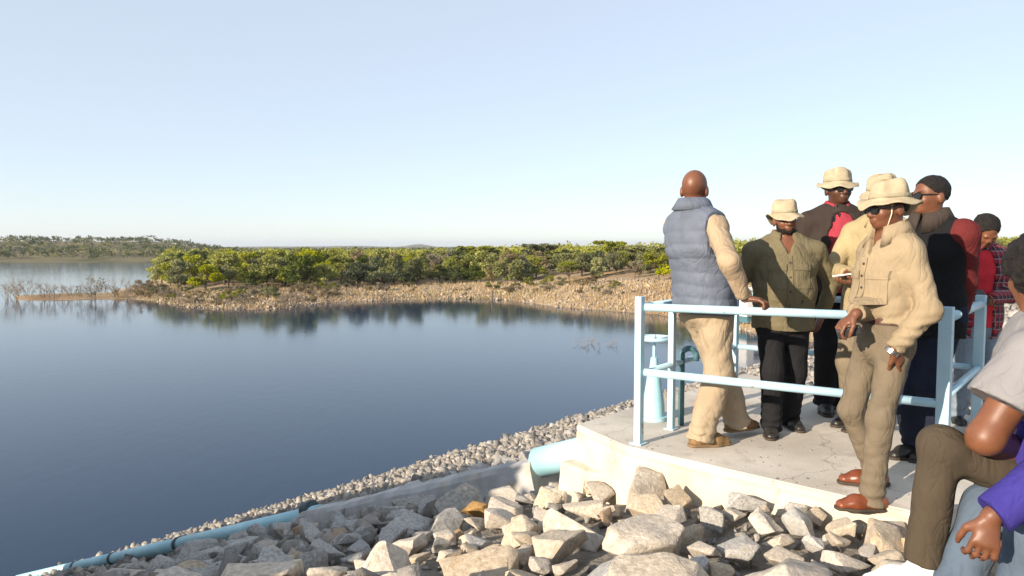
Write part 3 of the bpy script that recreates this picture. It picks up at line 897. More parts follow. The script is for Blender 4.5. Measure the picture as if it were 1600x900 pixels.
def tree_proto(seed, shape, n=900):
    r = np.random.default_rng(seed)
    h = 1.0
    cs, rs, trunk = [], [], MB()
    if shape == 'flat':
        nc, zlo, zhi, spread = 13, .55, .90, .60
    elif shape == 'round':
        nc, zlo, zhi, spread = 17, .20, .88, .46
    elif shape == 'tall':
        nc, zlo, zhi, spread = 13, .22, .90, .34
    else:
        nc, zlo, zhi, spread = 9, .15, .70, .55
    trunk.tube([(0, 0, -.05), (.01, .0, .18), (.02, .015, .38 if shape != 'bush' else .2)], [.035, .028, .02], 6)
    for i in range(nc):
        t = 2 * math.pi * (i + r.random() * .7) / nc
        d = spread * math.sqrt(r.random()) if shape != 'flat' else spread * (.25 + .75 * r.random())
        z = zlo + (zhi - zlo) * r.random()
        if shape in ('round', 'tall'): d *= 1.0 - .55 * ((z - zlo) / (zhi - zlo)) ** 2
        c = (d * math.cos(t), d * math.sin(t), z)
        q = r.uniform(.09, .20)
        cs.append(c); rs.append((q * 1.15, q * 1.15, q * (.45 if shape == 'flat' else .8)))
        b0 = (.02, .015, .22 + .14 * r.random() if shape != 'bush' else .08)
        trunk.tube([b0, ((b0[0] + c[0]) * .5 + .03 * r.normal(), (b0[1] + c[1]) * .5, (b0[2] + c[2]) * .52), c], [.017, .011, .005], 5)
    V, Fc = leaf_cards(cs, rs, n, .056, r)
    return np_mesh('crown', V, Fc), trunk.mesh('trunk')
kinds = {
    'bright': ('leaf_bright', 'round', 'bright yellow green bushy tree'),
    'bright2': ('leaf_bright', 'tall', 'bright yellow green upright tree'),
    'mid': ('leaf_mid', 'round', 'olive green rounded tree'),
    'mid2': ('leaf_mid', 'flat', 'olive green flat topped tree'),
    'dark': ('leaf_dark', 'round', 'deep green dense tree'),
    'dry': ('leaf_dry', 'tall', 'thin dry brown leaved tree'),
    'bush': ('leaf_mid', 'bush', 'low olive green bush'),
    'drybush': ('leaf_dry', 'bush', 'low dry brown bush'),
}
tp_ = {}
for i, (k, (lm, sh, lab)) in enumerate(kinds.items()):
    tp_[k] = []
    for j in range(3):
        cr, tr = tree_proto(300 + 10 * i + j, sh, 2300 if 'dry' not in k else 1100)
        cr.materials.append(M[lm]); tr.materials.append(M['bark'])
        tp_[k].append((cr, tr))
def put_tree(k, x, y, h, wide=1.0, where='on the far bank', grp='trees on the far bank', lab=None):
    cr, tr = random.choice(tp_[k])
    z = float(far_h(x, y))
    e = empty('bush' if 'bush' in k else 'tree', (x, y, z - .05), random.uniform(0, 6.28))
    e.scale = (h * wide, h * wide, h)
    for nm, me in (('trunk', tr), ('crown', cr)):
        o = bpy.data.objects.new(nm, me); col.objects.link(o); o.parent = e
    tag(e, lab or (kinds[k][2] + ' ' + where), 'bush' if 'bush' in k else 'tree', grp)
    return e
random.seed(21)
def spot(px, d):
    th = thp(px); Y = float(np.interp(th, *FR)) + d
    return th * Y, Y
def mix(opts):
    u = random.random(); t = 0
    for k, w in opts:
        t += w
        if u < t: return k
    return opts[-1][0]
ntree = 0
# grove along the middle of the peninsula, brightest at the left
spots = []
def grove(n, p0, p1, d0, d1, opts, h0, h1, sep, where):
    global ntree
    made = 0; tries = 0
    while made < n and tries < n * 30:
        tries += 1
        px = random.uniform(p0, p1); d = d0 + (d1 - d0) * random.random()
        x, y = spot(px, d)
        if any((x - a) ** 2 + (y - b) ** 2 < sep ** 2 for a, b in spots): continue
        if far_h(x, y) < .12: continue
        spots.append((x, y))
        put_tree(mix(opts), x, y, random.uniform(h0, h1), random.uniform(.85, 1.25), where)
        made += 1; ntree += 1
grove(74, 246, 640, 20, 68, [('bright', .38), ('bright2', .20), ('mid', .16), ('dark', .08), ('dry', .18)], 2.8, 6.2, 3.2, 'in the grove on the peninsula')
grove(10, 540, 660, 18, 34, [('dark', .75), ('mid', .25)], 4.2, 5.6, 3.2, 'in the dark clump at the grove end')
grove(48, 640, 850, 22, 66, [('mid', .36), ('bright', .22), ('dry', .22), ('mid2', .1), ('dark', .1)], 3.2, 5.6, 3.2, 'behind the rocky middle shore')
grove(64, 850, 1180, 23, 66, [('mid', .45), ('mid2', .22), ('bright', .12), ('dark', .11), ('dry', .10)], 3.0, 4.8, 2.8, 'above the sandy right bank')
grove(30, 1180, 1640, 22, 60, [('mid', .5), ('mid2', .2), ('dry', .2), ('bright', .1)], 3.4, 4.8, 3.6, 'behind the group of people')
grove(50, 205, 520, 2, 22, [('drybush', .8), ('bush', .2)], 1.0, 2.6, 1.6, 'at the foot of the grove')
grove(30, 470, 1000, 8, 24, [('drybush', .7), ('bush', .3)], .8, 2.2, 1.8, 'on the upper shore')
x, y = spot(1162, 34); put_tree('bright', x, y, 5.4, 1.25, lab='rounded green tree standing alone above the olive shirted man\'s outstretched arm')
for px, d, h in ((742, 60, 6.3), (842, 58, 6.2), (962, 56, 5.6), (1000, 48, 5.0)):
    x, y = spot(px, d); put_tree('mid2', x, y, h, 1.15, 'rising above the skyline of the bank')
# bright trees at the grove's left end
for px, d, h in ((262, 34, 5.2), (300, 40, 5.6), (352, 38, 6.0), (392, 44, 5.8), (440, 36, 5.4), (482, 40, 6.0)):
    x, y = spot(px, d); put_tree('bright', x, y, h, 1.1, 'in the grove on the peninsula')

# wood that goes on behind: one mass
def mass(name, P, hs, lm, n, size, seed, label):
    r = np.random.default_rng(seed)
    V, Fc, n0 = [], [], 0
    for (x, y, z), h in zip(P, hs):
        k = 3
        cs = [(x + r.normal() * h * .3, y + r.normal() * h * .3, z + h * r.uniform(.4, .8)) for _ in range(k)]
        rs = [(h * r.uniform(.25, .42),) * 2 + (h * r.uniform(.18, .3),) for _ in range(k)]
        v, f = leaf_cards(cs, rs, n, size * h, r)
        V.append(v); Fc.append(f + n0); n0 += len(v)
    m_ = link_mesh(name, np_mesh(name, np.concatenate(V), np.concatenate(Fc)), M[lm])
    return tag(m_, label, 'woodland', kind='stuff')
def land_pts(n, p0, p1, y0, y1):
    out = []
    while len(out) < n:
        th = thp(random.uniform(p0, p1)); Y = y0 * (y1 / y0) ** random.random()
        if th < TR and Y < 372: continue
        z = float(far_h(th * Y, Y))
        if z > .6: out.append((th * Y, Y, z))
    return out
Pm = land_pts(900, 255, 1700, 175, 330)
mass('woodland', Pm[:480], [random.uniform(3.2, 5.2) for _ in Pm], 'leaf_mid', 60, .13, 1, 'olive green woodland receding behind the front trees')
mass('woodland', Pm[480:], [random.uniform(3.2, 5.4) for _ in Pm], 'leaf_bright', 60, .13, 2, 'yellow green woodland receding behind the front trees')
Ph = land_pts(1700, -350, 385, 375, 640)
mass('hill_woodland', Ph[:650], [random.uniform(3, 5.5) for _ in Ph], 'leaf_dark', 40, .17, 3, 'dark trees scattered over the low hill across the water')
mass('hill_woodland', Ph[650:1100], [random.uniform(2.5, 4.5) for _ in Ph], 'leaf_mid', 40, .17, 4, 'olive trees scattered over the low hill across the water')
mass('hill_woodland', Ph[1100:], [random.uniform(2.5, 4.0) for _ in Ph], 'leaf_dry', 30, .17, 5, 'dry brown scrub on the low hill across the water')
Pf = land_pts(1100, 260, 1750, 380, 1500)
mass('far_woodland', Pf, [random.uniform(3, 5) for _ in Pf], 'leaf_dark', 26, .22, 6, 'dark thin line of woodland along the horizon')

# rubble of the far shore
random.seed(5)
P, rad = [], []
for _ in range(5200):
    px = random.uniform(245, 1320); d = abs(random.gauss(0, 9)) + random.uniform(-.5, 1.5) if px < 760 else random.uniform(-.5, 26)
    x, y = spot(px, d); z = float(far_h(x, y))
    if z < -.25: continue
    r = random.uniform(.10, .30) * (1.5 if random.random() < .12 else 1)
    P.append((x, y, z + r * .2)); rad.append(r)
tag(scatter_stones('shore_rubble', np.array(P), np.array(rad), M['shore_stone']), 'pale rubble strewn along the far shore', 'stones', kind='stuff')
# dry grass on the shore
V, Fc, n0 = [], [], 0
r = np.random.default_rng(77)
cl = []
for _ in range(2600):
    px = random.uniform(180, 1180); x, y = spot(px, random.uniform(0, 22)); z = float(far_h(x, y))
    if z > .02: cl.append((x, y, z))
cl = np.array(cl)
k = 7
base = np.repeat(cl, k, 0) + np.concatenate([r.normal(size=(len(cl) * k, 2)) * .25, np.zeros((len(cl) * k, 1))], 1)
t = r.random(len(base)) * 6.28; w = .035; hh = .25 + .55 * r.random(len(base))
dx = np.stack([np.cos(t), np.sin(t), np.zeros(len(t))], 1) * w
top = base + np.stack([r.normal(size=len(t)) * .15, r.normal(size=len(t)) * .15, hh], 1)
V = np.concatenate([base - dx, base + dx, top]); i = np.arange(len(base))
tag(link_mesh('dry_grass', np_mesh('dry_grass', V, np.stack([i, i + len(i), i + 2 * len(i)], 1)), M['straw']), 'dry straw coloured grass along the far shore', 'grass', kind='stuff')

# drowned shrubs, stump and drifting branches
def twigs(mb, p, d, L, rad_, depth, r):
    q = p + d * L
    mb.tube([p, p.lerp(q, .5) + Vector((r.gauss(0, .04), r.gauss(0, .04), 0)) * L, q], [rad_, rad_ * .8, rad_ * .6], 4, cap=False)
    if depth:
        for _ in range(r.choice((2, 3, 3))):
            e = (d + Vector((r.gauss(0, .5), r.gauss(0, .5), r.gauss(.1, .3)))).normalized()
            twigs(mb, p.lerp(q, r.uniform(.45, 1)), e, L * r.uniform(.55, .8), rad_ * .6, depth - 1, r)
def bare_shrub(px, py, h, seed, label, mt='twig', leaves=None, z=0.0, at=None):
    p = at or onz(px, py, z); r = random.Random(seed)
    e = empty('drowned_shrub', (p.x, p.y, z - .15)); tag(e, label, 'shrub', 'bare shrubs standing in the water')
    for k in range(4):
        mb = MB(); d = Vector((r.gauss(0, .35), r.gauss(0, .35), 1)).normalized()
        twigs(mb, Vector((r.gauss(0, .12), r.gauss(0, .12), 0)), d, h * .42, .035, 3, r)
        mb.build('branch', M[mt], e)
    if leaves:
        V, Fc = leaf_cards([(r.gauss(0, h * .2), r.gauss(0, h * .2), h * r.uniform(.3, .75)) for _ in range(7)], [(h * .2, h * .2, h * .2)] * 7, 480, .16, np.random.default_rng(seed))
        link_mesh('crown', np_mesh('crown', V, Fc), M[leaves], e)
for i, (px, py, h) in enumerate(((26, 470, 3.2), (48, 468, 3.4), (70, 467, 3.8), (86, 470, 3.4), (108, 468, 3.0), (122, 467, 2.6), (182, 467, 2.2), (205, 468, 2.4))):
    bare_shrub(px, py, h, 40 + i, 'bare grey shrub rising from the drowned spit at the far left')
for i in range(26):
    px = random.uniform(165, 620); x_, y_ = spot(px, random.uniform(.5, 6)); z_ = max(0.0, float(far_h(x_, y_)))
    bare_shrub(0, 0, random.uniform(1.4, 2.6), 90 + i, 'bare brown shrub on the ragged shore of the peninsula', z=z_, at=Vector((x_, y_, z_)))
for i in range(16):
    bare_shrub(random.uniform(-30, 245), random.uniform(460, 473), random.uniform(2.6, 4.4), 140 + i, 'bare grey shrub rising from the drowned spit at the far left')
bare_shrub(148, 470, 4.2, 60, 'dark leafy shrub on the drowned spit at the far left', 'bark', 'leaf_dry')
for i, (px, py, h) in enumerate(((222, 484, .9), (288, 487, .8), (322, 488, .8), (362, 487, .9), (488, 484, .8), (535, 483, .9))):
    bare_shrub(px, py, h, 70 + i, 'low drowned twigs in the shallows off the peninsula')
p = onz(769, 470, 0); mb = MB(); r = random.Random(3)
mb.tube([(p.x, p.y, -.4), (p.x + .03, p.y, .7), (p.x - .05, p.y + .02, 1.5)], [.20, .17, .10], 8)
tag(mb.build('tree_stump', M['bark'], smooth=True), 'dark dead tree stump standing in the water off the middle shore', 'stump')
for j, (px, py) in enumerate(((912, 540), (935, 538), (955, 541))):
    p = onz(px, py, 0); mb = MB()
    for k in range(5):
        a = Vector((p.x + r.gauss(0, .5), p.y + r.gauss(0, .4), -.1))
        twigs(mb, a, Vector((r.gauss(0, .7), r.gauss(0, .4), .8)).normalized(), .45, .018, 2, r)
    tag(mb.build('drowned_branch', M['twig']), 'tangle of thin twigs poking out of the water below the right bank', 'branches', 'twigs in the water below the right bank')

# white site cabin on the far bank
cp = onz(1200, 492, 3.2); cx, cy = 0.352 * 70, 70.0
cz = float(far_h(cx, cy))
cab = empty('site_cabin', (cx, cy, cz - .1), R(24))
tag(cab, 'white site cabin on the far bank seen below the olive shirted man\'s arm', 'cabin')
def cbox(name, lo, hi, mt, b=.02):
    mb = MB(); mb.box(lo, hi); return mb.build(name, M[mt], cab, bevel=b)
cbox('wall', (-2.6, -1.2, .35), (2.6, 1.2, 2.9), 'cabin')
cbox('roof', (-2.75, -1.35, 2.903), (2.75, 1.35, 3.05), 'cabin')
cbox('skirting', (-2.5, -1.1, -.3), (2.5, 1.1, .347), 'teal_metal')
cbox('step_band', (-2.64, -1.24, .36), (2.64, -1.203, .62), 'rock_grey')
cbox('door', (.2, -1.245, .63), (1.1, -1.203, 2.55), 'cabin')
wdw = cbox('window', (-1.7, -1.24, 1.35), (-.6, -1.203, 2.25), 'glass')

# thin dry season haze over the water and the plain
mb = MB(); mb.box((-8500, -380, -6), (8500, 8990, 60))
hz = mb.build('haze', None); tag(hz, 'thin dry season haze in the air', 'haze', kind='stuff')
hm = bpy.data.materials.new('haze air'); hm.use_nodes = True; hm.node_tree.nodes.clear()
ho = hm.node_tree.nodes.new('ShaderNodeOutputMaterial'); hv = hm.node_tree.nodes.new('ShaderNodeVolumePrincipled')
hv.inputs['Color'].default_value = (0.80, 0.88, 1.0, 1); hv.inputs['Density'].default_value = 0.00012; hv.inputs['Anisotropy'].default_value = 0.2
hm.node_tree.links.new(hv.outputs[0], ho.inputs['Volume'])
hz.data.materials.append(hm)

# ------------------------------------------------------------------ signed-distance mesher for bodies and clothes
def v3(*a): return np.array(a, np.float64)
def unit(a):
    a = np.asarray(a, float); n = np.linalg.norm(a)
    return a / n if n > 1e-9 else a
class SDF:
    def __init__(s): s.p = []; s.cut = []
    def cap(s, p, r0, q, r1, k=.03): s.p.append(('c', np.asarray(p, float), r0, np.asarray(q, float), r1, k)); return s
    def ell(s, c, r, Rm=None, k=.02, neg=False): s.p.append(('n' if neg else 'e', np.asarray(c, float), np.asarray(r, float), np.eye(3) if Rm is None else Rm, k)); return s
    def sec(s, p, wd0, q, wd1, u, k=.03): s.p.append(('x', np.asarray(p, float), wd0, np.asarray(q, float), wd1, unit(u), k)); return s
    def chop(s, pt, n, rad=.2): s.p.append(('k', np.asarray(pt, float), unit(n), rad, .01)); return s
    def bounds(s):
        lo, hi = np.full(3, 1e9), np.full(3, -1e9)
        for q in s.p:
            if q[0] in 'nk': continue
            a, b = s.bb(q); lo = np.minimum(lo, a); hi = np.maximum(hi, b)
        return lo, hi
    @staticmethod
    def bb(q):
        if q[0] == 'c':
            return np.minimum(q[1] - q[2], q[3] - q[4]), np.maximum(q[1] + q[2], q[3] + q[4])
        if q[0] in 'en':
            m = np.abs(q[3]) @ q[2]; return q[1] - m, q[1] + m
        m0, m1 = max(q[2]), max(q[4])
        return np.minimum(q[1] - m0, q[3] - m1), np.maximum(q[1] + m0, q[3] + m1)
    def field(s, h, disp=None):
        lo, hi = s.bounds(); lo = lo - 3 * h; hi = hi + 3 * h
        n = np.ceil((hi - lo) / h).astype(int) + 1
        ax = [(lo[i] + h * np.arange(n[i])).astype(np.float32) for i in range(3)]
        f = np.full(n, 0.5, np.float32)
        for q in s.p:
            if q[0] == 'k':
                pt, nn, rad = q[1:4]
                px, py, pz = ax[0][:, None, None] - pt[0], ax[1][None, :, None] - pt[1], ax[2][None, None, :] - pt[2]
                cv = np.maximum(-(px*nn[0] + py*nn[1] + pz*nn[2]), np.sqrt(px**2 + py**2 + pz**2) - rad)
                f = np.maximum(f, -cv)
                continue
            k = q[-1]; a, b = s.bb(q); pad = k + 4 * h
            i0 = np.clip(((a - pad - lo) / h).astype(int), 0, n - 1); i1 = np.clip(((b + pad - lo) / h).astype(int) + 2, 1, n)
            sl = tuple(slice(x, y) for x, y in zip(i0, i1))
            X = ax[0][sl[0]][:, None, None]; Y = ax[1][sl[1]][None, :, None]; Z = ax[2][sl[2]][None, None, :]
            if q[0] == 'c':
                d = q[3] - q[1]; L2 = max(d @ d, 1e-9)
                px, py, pz = X - q[1][0], Y - q[1][1], Z - q[1][2]
                t = np.clip((px * d[0] + py * d[1] + pz * d[2]) / L2, 0, 1)
                g = np.sqrt((px - t*d[0])**2 + (py - t*d[1])**2 + (pz - t*d[2])**2) - (q[2] + (q[4] - q[2]) * t)
            elif q[0] in 'en':
                px, py, pz = X - q[1][0], Y - q[1][1], Z - q[1][2]; m = q[3]; r = q[2]
                a0 = px*m[0,0] + py*m[1,0] + pz*m[2,0]; a1 = px*m[0,1] + py*m[1,1] + pz*m[2,1]; a2 = px*m[0,2] + py*m[1,2] + pz*m[2,2]
                k0 = np.sqrt((a0/r[0])**2 + (a1/r[1])**2 + (a2/r[2])**2); k1 = np.sqrt((a0/r[0]**2)**2 + (a1/r[1]**2)**2 + (a2/r[2]**2)**2) + 1e-9
                g = k0 * (k0 - 1) / k1
            else:
                d = q[3] - q[1]; L2 = max(d @ d, 1e-9); e = d / math.sqrt(L2); u = unit(q[5] - e * (q[5] @ e)); w = np.cross(e, u)
                px, py, pz = X - q[1][0], Y - q[1][1], Z - q[1][2]
                t = np.clip((px*d[0] + py*d[1] + pz*d[2]) / L2, 0, 1)
                rx, ry, rz = px - t*d[0], py - t*d[1], pz - t*d[2]
                au = rx*u[0] + ry*u[1] + rz*u[2]; aw = rx*w[0] + ry*w[1] + rz*w[2]; ae = rx*e[0] + ry*e[1] + rz*e[2]
                W = q[2][0] + (q[4][0] - q[2][0]) * t; D = q[2][1] + (q[4][1] - q[2][1]) * t; mn = np.minimum(W, D)
                k0 = np.sqrt((au/W)**2 + (aw/D)**2 + (ae/mn)**2); k1 = np.sqrt((au/W**2)**2 + (aw/D**2)**2 + (ae/mn**2)**2) + 1e-6
                g = np.where(k0 < .05, -mn, k0 * (k0 - 1) / k1)
            o = f[sl]
            if q[0] == 'n':
                g = -g; hh = np.maximum(k - np.abs(o - g), 0) / k
                f[sl] = np.maximum(o, g) + hh*hh*k*.25
            else:
                hh = np.maximum(k - np.abs(o - g), 0) / k
                f[sl] = np.minimum(o, g) - hh*hh*k*.25
        if disp is not None:
            m = np.abs(f) < .05
            I = np.nonzero(m)
            f[m] += disp(ax[0][I[0]], ax[1][I[1]], ax[2][I[2]]).astype(np.float32)
        return f, lo
    def mesh(s, name, h, disp=None):
        f, lo = s.field(h, disp)
        return nets(name, f, lo, h)
def nets(name, f, lo, h):
    n = f.shape; ins = f < 0
    c = [ins[i:n[0]-1+i, j:n[1]-1+j, k:n[2]-1+k] for i in (0,1) for j in (0,1) for k in (0,1)]
    tot = sum(x.astype(np.int8) for x in c)
    act = (tot > 0) & (tot < 8)
    I = np.stack(np.nonzero(act), 1)
    idx = np.full(act.shape, -1, np.int32); idx[act] = np.arange(len(I))
    acc = np.zeros((len(I), 3), np.float32); cnt = np.zeros(len(I), np.float32)
    offs = [(i, j, k) for i in (0,1) for j in (0,1) for k in (0,1)]
    val = {o: f[I[:,0]+o[0], I[:,1]+o[1], I[:,2]+o[2]] for o in offs}
    for o in offs:
        for a in range(3):
            if o[a] == 0:
                p = list(o); p[a] = 1; p = tuple(p)
                va, vb = val[o], val[p]; m = (va < 0) != (vb < 0)
                t = va[m] / (va[m] - vb[m])
                q = np.repeat(np.array(o, np.float32)[None], m.sum(), 0); q[:, a] += t
                acc[m] += q; cnt[m] += 1
    V = (I + acc / cnt[:, None]) * h + lo
    Q = []
    for a in range(3):
        b, cc = (a + 1) % 3, (a + 2) % 3
        sl0 = [slice(None)] * 3; sl1 = [slice(None)] * 3
        sl0[a] = slice(0, n[a]-1); sl1[a] = slice(1, n[a])
        for ax_ in (b, cc): sl0[ax_] = slice(1, n[ax_]-1); sl1[ax_] = slice(1, n[ax_]-1)
        s0, s1 = ins[tuple(sl0)], ins[tuple(sl1)]
        E = np.stack(np.nonzero(s0 != s1), 1); fl = s0[tuple(E.T)]
        E[:, b] += 1; E[:, cc] += 1
        def cell(db, dc):
            g = E.copy(); g[:, b] -= db; g[:, cc] -= dc
            return idx[g[:,0], g[:,1], g[:,2]]
        q = np.stack([cell(1,1), cell(0,1), cell(0,0), cell(1,0)], 1)
        q[~fl] = q[~fl][:, ::-1]
        Q.append(q)
    Q = np.concatenate(Q); Q = Q[(Q >= 0).all(1)]
    me = np_mesh(name, V, Q)
    me.polygons.foreach_set('use_smooth', [True] * len(me.polygons))
    return me

def folds(amp, fx, fz, seed, hems=(), quilt=None):
    """cloth relief: soft creases, stacked folds above hems"""
    def d(x, y, z):
        wx = .05 * vnoise(x * 6, y * 6, z * 6, seed + 11); wz = .05 * vnoise(x * 6 + 7, y * 6, z * 6, seed + 12)
        n1 = vnoise((x + wx) * fx * .8 + z * fx * .5, y * fx * .8 - z * fx * .4, (z + wz) * fz * .6, seed)
        n2 = vnoise((x + wz) * fx * 1.9 - z * fx * 1.1, y * fx * 1.9 + 4 + z * fx * .8, z * fz * 1.5, seed + 5)
        r = amp * (1.1 * (.45 - np.abs(n1) ** .7) + 0.35 * (.45 - np.abs(n2) ** .7))
        for (z0, ht, am, per) in hems:
            w = np.exp(-np.maximum(z - z0, 0) / ht)
            r = r + am * w * np.sin(z * 6.283 / per + 2.5 * n1 + 9 * (x + y))
        if quilt:
            zz, per, am = quilt
            r = r + am * (np.abs(np.sin((z - zz) * math.pi / per + .5 * n1)) ** .5 * -1 + .6)
        return r
    return d
def rotz(a): return np.array([[math.cos(a), -math.sin(a), 0], [math.sin(a), math.cos(a), 0], [0, 0, 1.]])
def rotx(a): return np.array([[1., 0, 0], [0, math.cos(a), -math.sin(a)], [0, math.sin(a), math.cos(a)]])
def roty(a): return np.array([[math.cos(a), 0, math.sin(a)], [0, 1., 0], [-math.sin(a), 0, math.cos(a)]])

def ik(a, b, l1, l2, pole):
    a, b = np.asarray(a, float), np.asarray(b, float)
    d = b - a; L = np.linalg.norm(d); e = d / L
    L = min(L, .998 * (l1 + l2)); b = a + e * L
    x = (l1*l1 - l2*l2 + L*L) / (2*L); y = math.sqrt(max(l1*l1 - x*x, 0))
    p = np.asarray(pole, float); p = unit(p - e * (p @ e))
    return a + e * x + p * y, b

class Person:
    """a posed figure; local axes: x = its right, y = forward, z = up, origin on the ground under it"""
    def __init__(s, label, base, yaw, H, skin='skin', lean=(0, 0), tw=0, pel=None, pelyaw=0, head=(0, 0, 0), bulk=1.0, belly=0.0, feet=None, toes=(0, 0), kneedir=((.1, 1, 0), (-.1, 1, 0)), hands=(None, None), elbow=((.6, -.8, -.2), (-.6, -.8, -.2)), shoe_lift=(0, 0), h=.0075, hw=.185, wlean=None, armr=1.0):
        s.armr = armr
        s.k = k = H / 1.75; s.h = h
        s.base = Vector(base); s.yaw = R(yaw); s.skin = skin; s.bulk = bulk; s.belly = belly
        s.e = empty('person', base, s.yaw); tag(s.e, label, 'person')
        s.P = v3(0, 0, .93 * k) if pel is None else s.loc(pel)
        lean = v3(lean[0], lean[1], 0) * k if wlean is None else rotz(-s.yaw) @ v3(wlean[0], wlean[1], 0)
        s.lean = lean
        up = .505 * k
        s.S = s.P + lean + v3(0, 0, math.sqrt(max(up*up - lean @ lean, .04)))
        s.N = s.S + unit(s.S - s.P) * .085 * k + v3(0, .01, 0) * k
        s.tw = R(tw); s.ux = v3(math.cos(s.tw), math.sin(s.tw), 0)
        py_ = R(pelyaw); s.px = v3(math.cos(py_), math.sin(py_), 0)
        s.HR = rotz(R(head[0])) @ rotx(R(head[1])) @ roty(R(head[2]))
        s.sh = [s.S + s.ux * hw * k * sg * min(bulk, 1.1) + v3(0, 0, -.062 * k) for sg in (1, -1)]
        s.hip = [s.P + s.px * .092 * k * sg + v3(0, 0, -.03 * k) for sg in (1, -1)]
        s.wr, s.el = [], []
        for i, sg in enumerate((1, -1)):
            t = hands[i]
            t = s.sh[i] + v3(sg * .07, .06, -.52) * k if t is None else s.loc(t)
            e_, w_ = ik(s.sh[i], t, .30 * k, .265 * k, elbow[i]); s.el.append(e_); s.wr.append(w_)
        s.an, s.kn = [], []
        for i, sg in enumerate((1, -1)):
            t = v3(sg * .11, 0, .09) * k if feet is None or feet[i] is None else s.loc(feet[i]) + v3(0, 0, .085 * k)
            kn_, a_ = ik(s.hip[i], t, .435 * k, .405 * k, kneedir[i]); s.kn.append(kn_); s.an.append(a_)
        s.toe = [rotz(R(t)) @ v3(0, 1, 0) for t in toes]
    def loc(s, w):
        w = Vector(w) - s.base
        return rotz(-s.yaw) @ v3(w.x, w.y, w.z)
    def hp(s, x, y, z): return s.N + s.HR @ (v3(x, y, z) * s.k)
    def torso(s, f, g, lo=-.06, top=True, trap=-.045):
        k, b, be = s.k, s.bulk, s.belly
        def C(t, dz, dy=0): return s.P + s.lean * t + (s.S - s.P - s.lean) * (dz / (.505)) + v3(0, dy * k, 0)
        ang = [0, .1, .35, .75, 1, 1]
        uu = [unit(s.px * (1 - t) + s.ux * t) for t in ang]
        S_ = [(C(0, lo), (.168*b + g/k, .122*b + g/k)), (C(.1, .06), (.160*b + g/k, .120*b + g/k)), (C(.32, .18, be * .45), (.152*b + be*.5 + g/k, .112*b + be*.75 + g/k)),
              (C(.68, .34), (.172*b + be*.2 + g/k, .125*b + be*.25 + g/k)), (C(.92, .44), (.165*b + g/k, .105*b + g/k)), (C(1, .50, -.005), (.115*b + g/k, .075*b + g/k))]
        for i in range(5 if top else 3):
            (p, a), (q, c) = S_[i], S_[i+1]
            f.sec(p, (a[0]*k, a[1]*k), q, (c[0]*k, c[1]*k), uu[i], .035)
        if top:
            for i in (0, 1):
                f.cap(s.N + v3(0, -.012*k, trap*k), .048*k + g * (1 if trap > -.05 else .6), s.sh[i] + v3(0, 0, .012*k), .050*k*b + g, .05)
        return f
    def limb(s, f, a, b, c, r, k=.03):
        f.cap(a, r[0]*s.k, b, r[1]*s.k, k); f.cap(b, r[1]*s.k, c, r[2]*s.k, k)
    def hand(s, f, i, d, n, curl=.5, grip=None):
        k = s.k; w = s.wr[i]; d = unit(d); n = unit(np.asarray(n, float) - d * (np.asarray(n, float) @ d))
        t = np.cross(d, n) * (1 if i == 0 else -1)
        m = w + d * .085 * k
        f.sec(w + d * .012*k, (.027*k, .019*k), m, (.040*k, .015*k), t, .012)
        for o, L, sp in ((.031, .072, .10), (.0105, .082, .03), (-.0105, .076, -.04), (-.031, .060, -.12)):
            p = m + t * o * k + d * .004 * k; a = curl * .6
            for j, fr in enumerate((.46, .31, .23)):
                dd = unit(d * math.cos(a) + n * math.sin(a) + t * sp * (1 - j * .3))
                q = p + dd * L * fr * k * 1.12
                f.cap(p, (.0098 - .0006*j)*k, q, (.0092 - .0007*j)*k, .004)
                p = q; a += curl
        p = w + d * .030*k + t * .024*k
        q = p + unit(d * .62 + t * .62 + n * .38) * .042*k; r_ = q + unit(d * .85 + t * .22 + n * .42) * .032*k; e_ = r_ + unit(d * .85 + n * (.3 + curl*.5)) * .026*k
        f.cap(p, .016*k, q, .0125*k, .012); f.cap(q, .0115*k, r_, .0105*k, .004); f.cap(r_, .0105*k, e_, .0085*k, .004)
    def body(s, hd=None, face=True):
        f = SDF(); k = s.k; s.torso(f, 0)
        HRM = s.HR
        def E(c, r, kk=.015, neg=False): f.ell(s.hp(*c), np.array(r) * k, HRM, kk * k, neg)
        f.cap(s.N + v3(0, -.015, -.10) * k, .062*k, s.hp(0, -.012, .045), .054*k, .03)
        E((0, -.008, .128), (.077, .097, .092)); E((0, .026, .078), (.063, .070, .082), .03); E((0, .040, .028), (.047, .048, .034), .03); E((0, .076, .014), (.022, .018, .017), .02)
        for sg in (1, -1):
            E((.078*sg, -.012, .084), (.012, .021, .034), .008); E((.036*sg, .066, .072), (.027, .024, .026), .025); E((.030*sg, .088, .118), (.026, .014, .009), .012)
            E((.031*sg, .103, .099), (.017, .014, .011), .012, True)
        f.cap(s.hp(0, .094, .105), .010*k, s.hp(0, .112, .073), .014*k, .012)
        E((0, .104, .066), (.022, .014, .011), .008); E((0, .095, .044), (.027, .013, .008), .008); E((0, .093, .031), (.023, .014, .009), .008)
        for i in (0, 1):
            s.limb(f, s.sh[i], s.el[i], s.wr[i], (.052 * s.armr, .043 * s.armr, .028)); s.limb(f, s.hip[i], s.kn[i], s.an[i], (.080, .055, .036))
            fore = unit(s.wr[i] - s.el[i])
            dd, nn, cu = (hd[i] if hd and hd[i] else (fore, v3(-1 if i == 0 else 1, .2, 0), .35))
            s.hand(f, i, dd if dd is not None else fore, nn, cu)
            f.cap(s.an[i] + v3(0, 0, -.03) * k, .034*k, s.an[i] + s.toe[i] * .13*k + v3(0, 0, -.05) * k, .026*k, .03)
        o = link_mesh('body', f.mesh('body', s.h), M[s.skin], s.e)
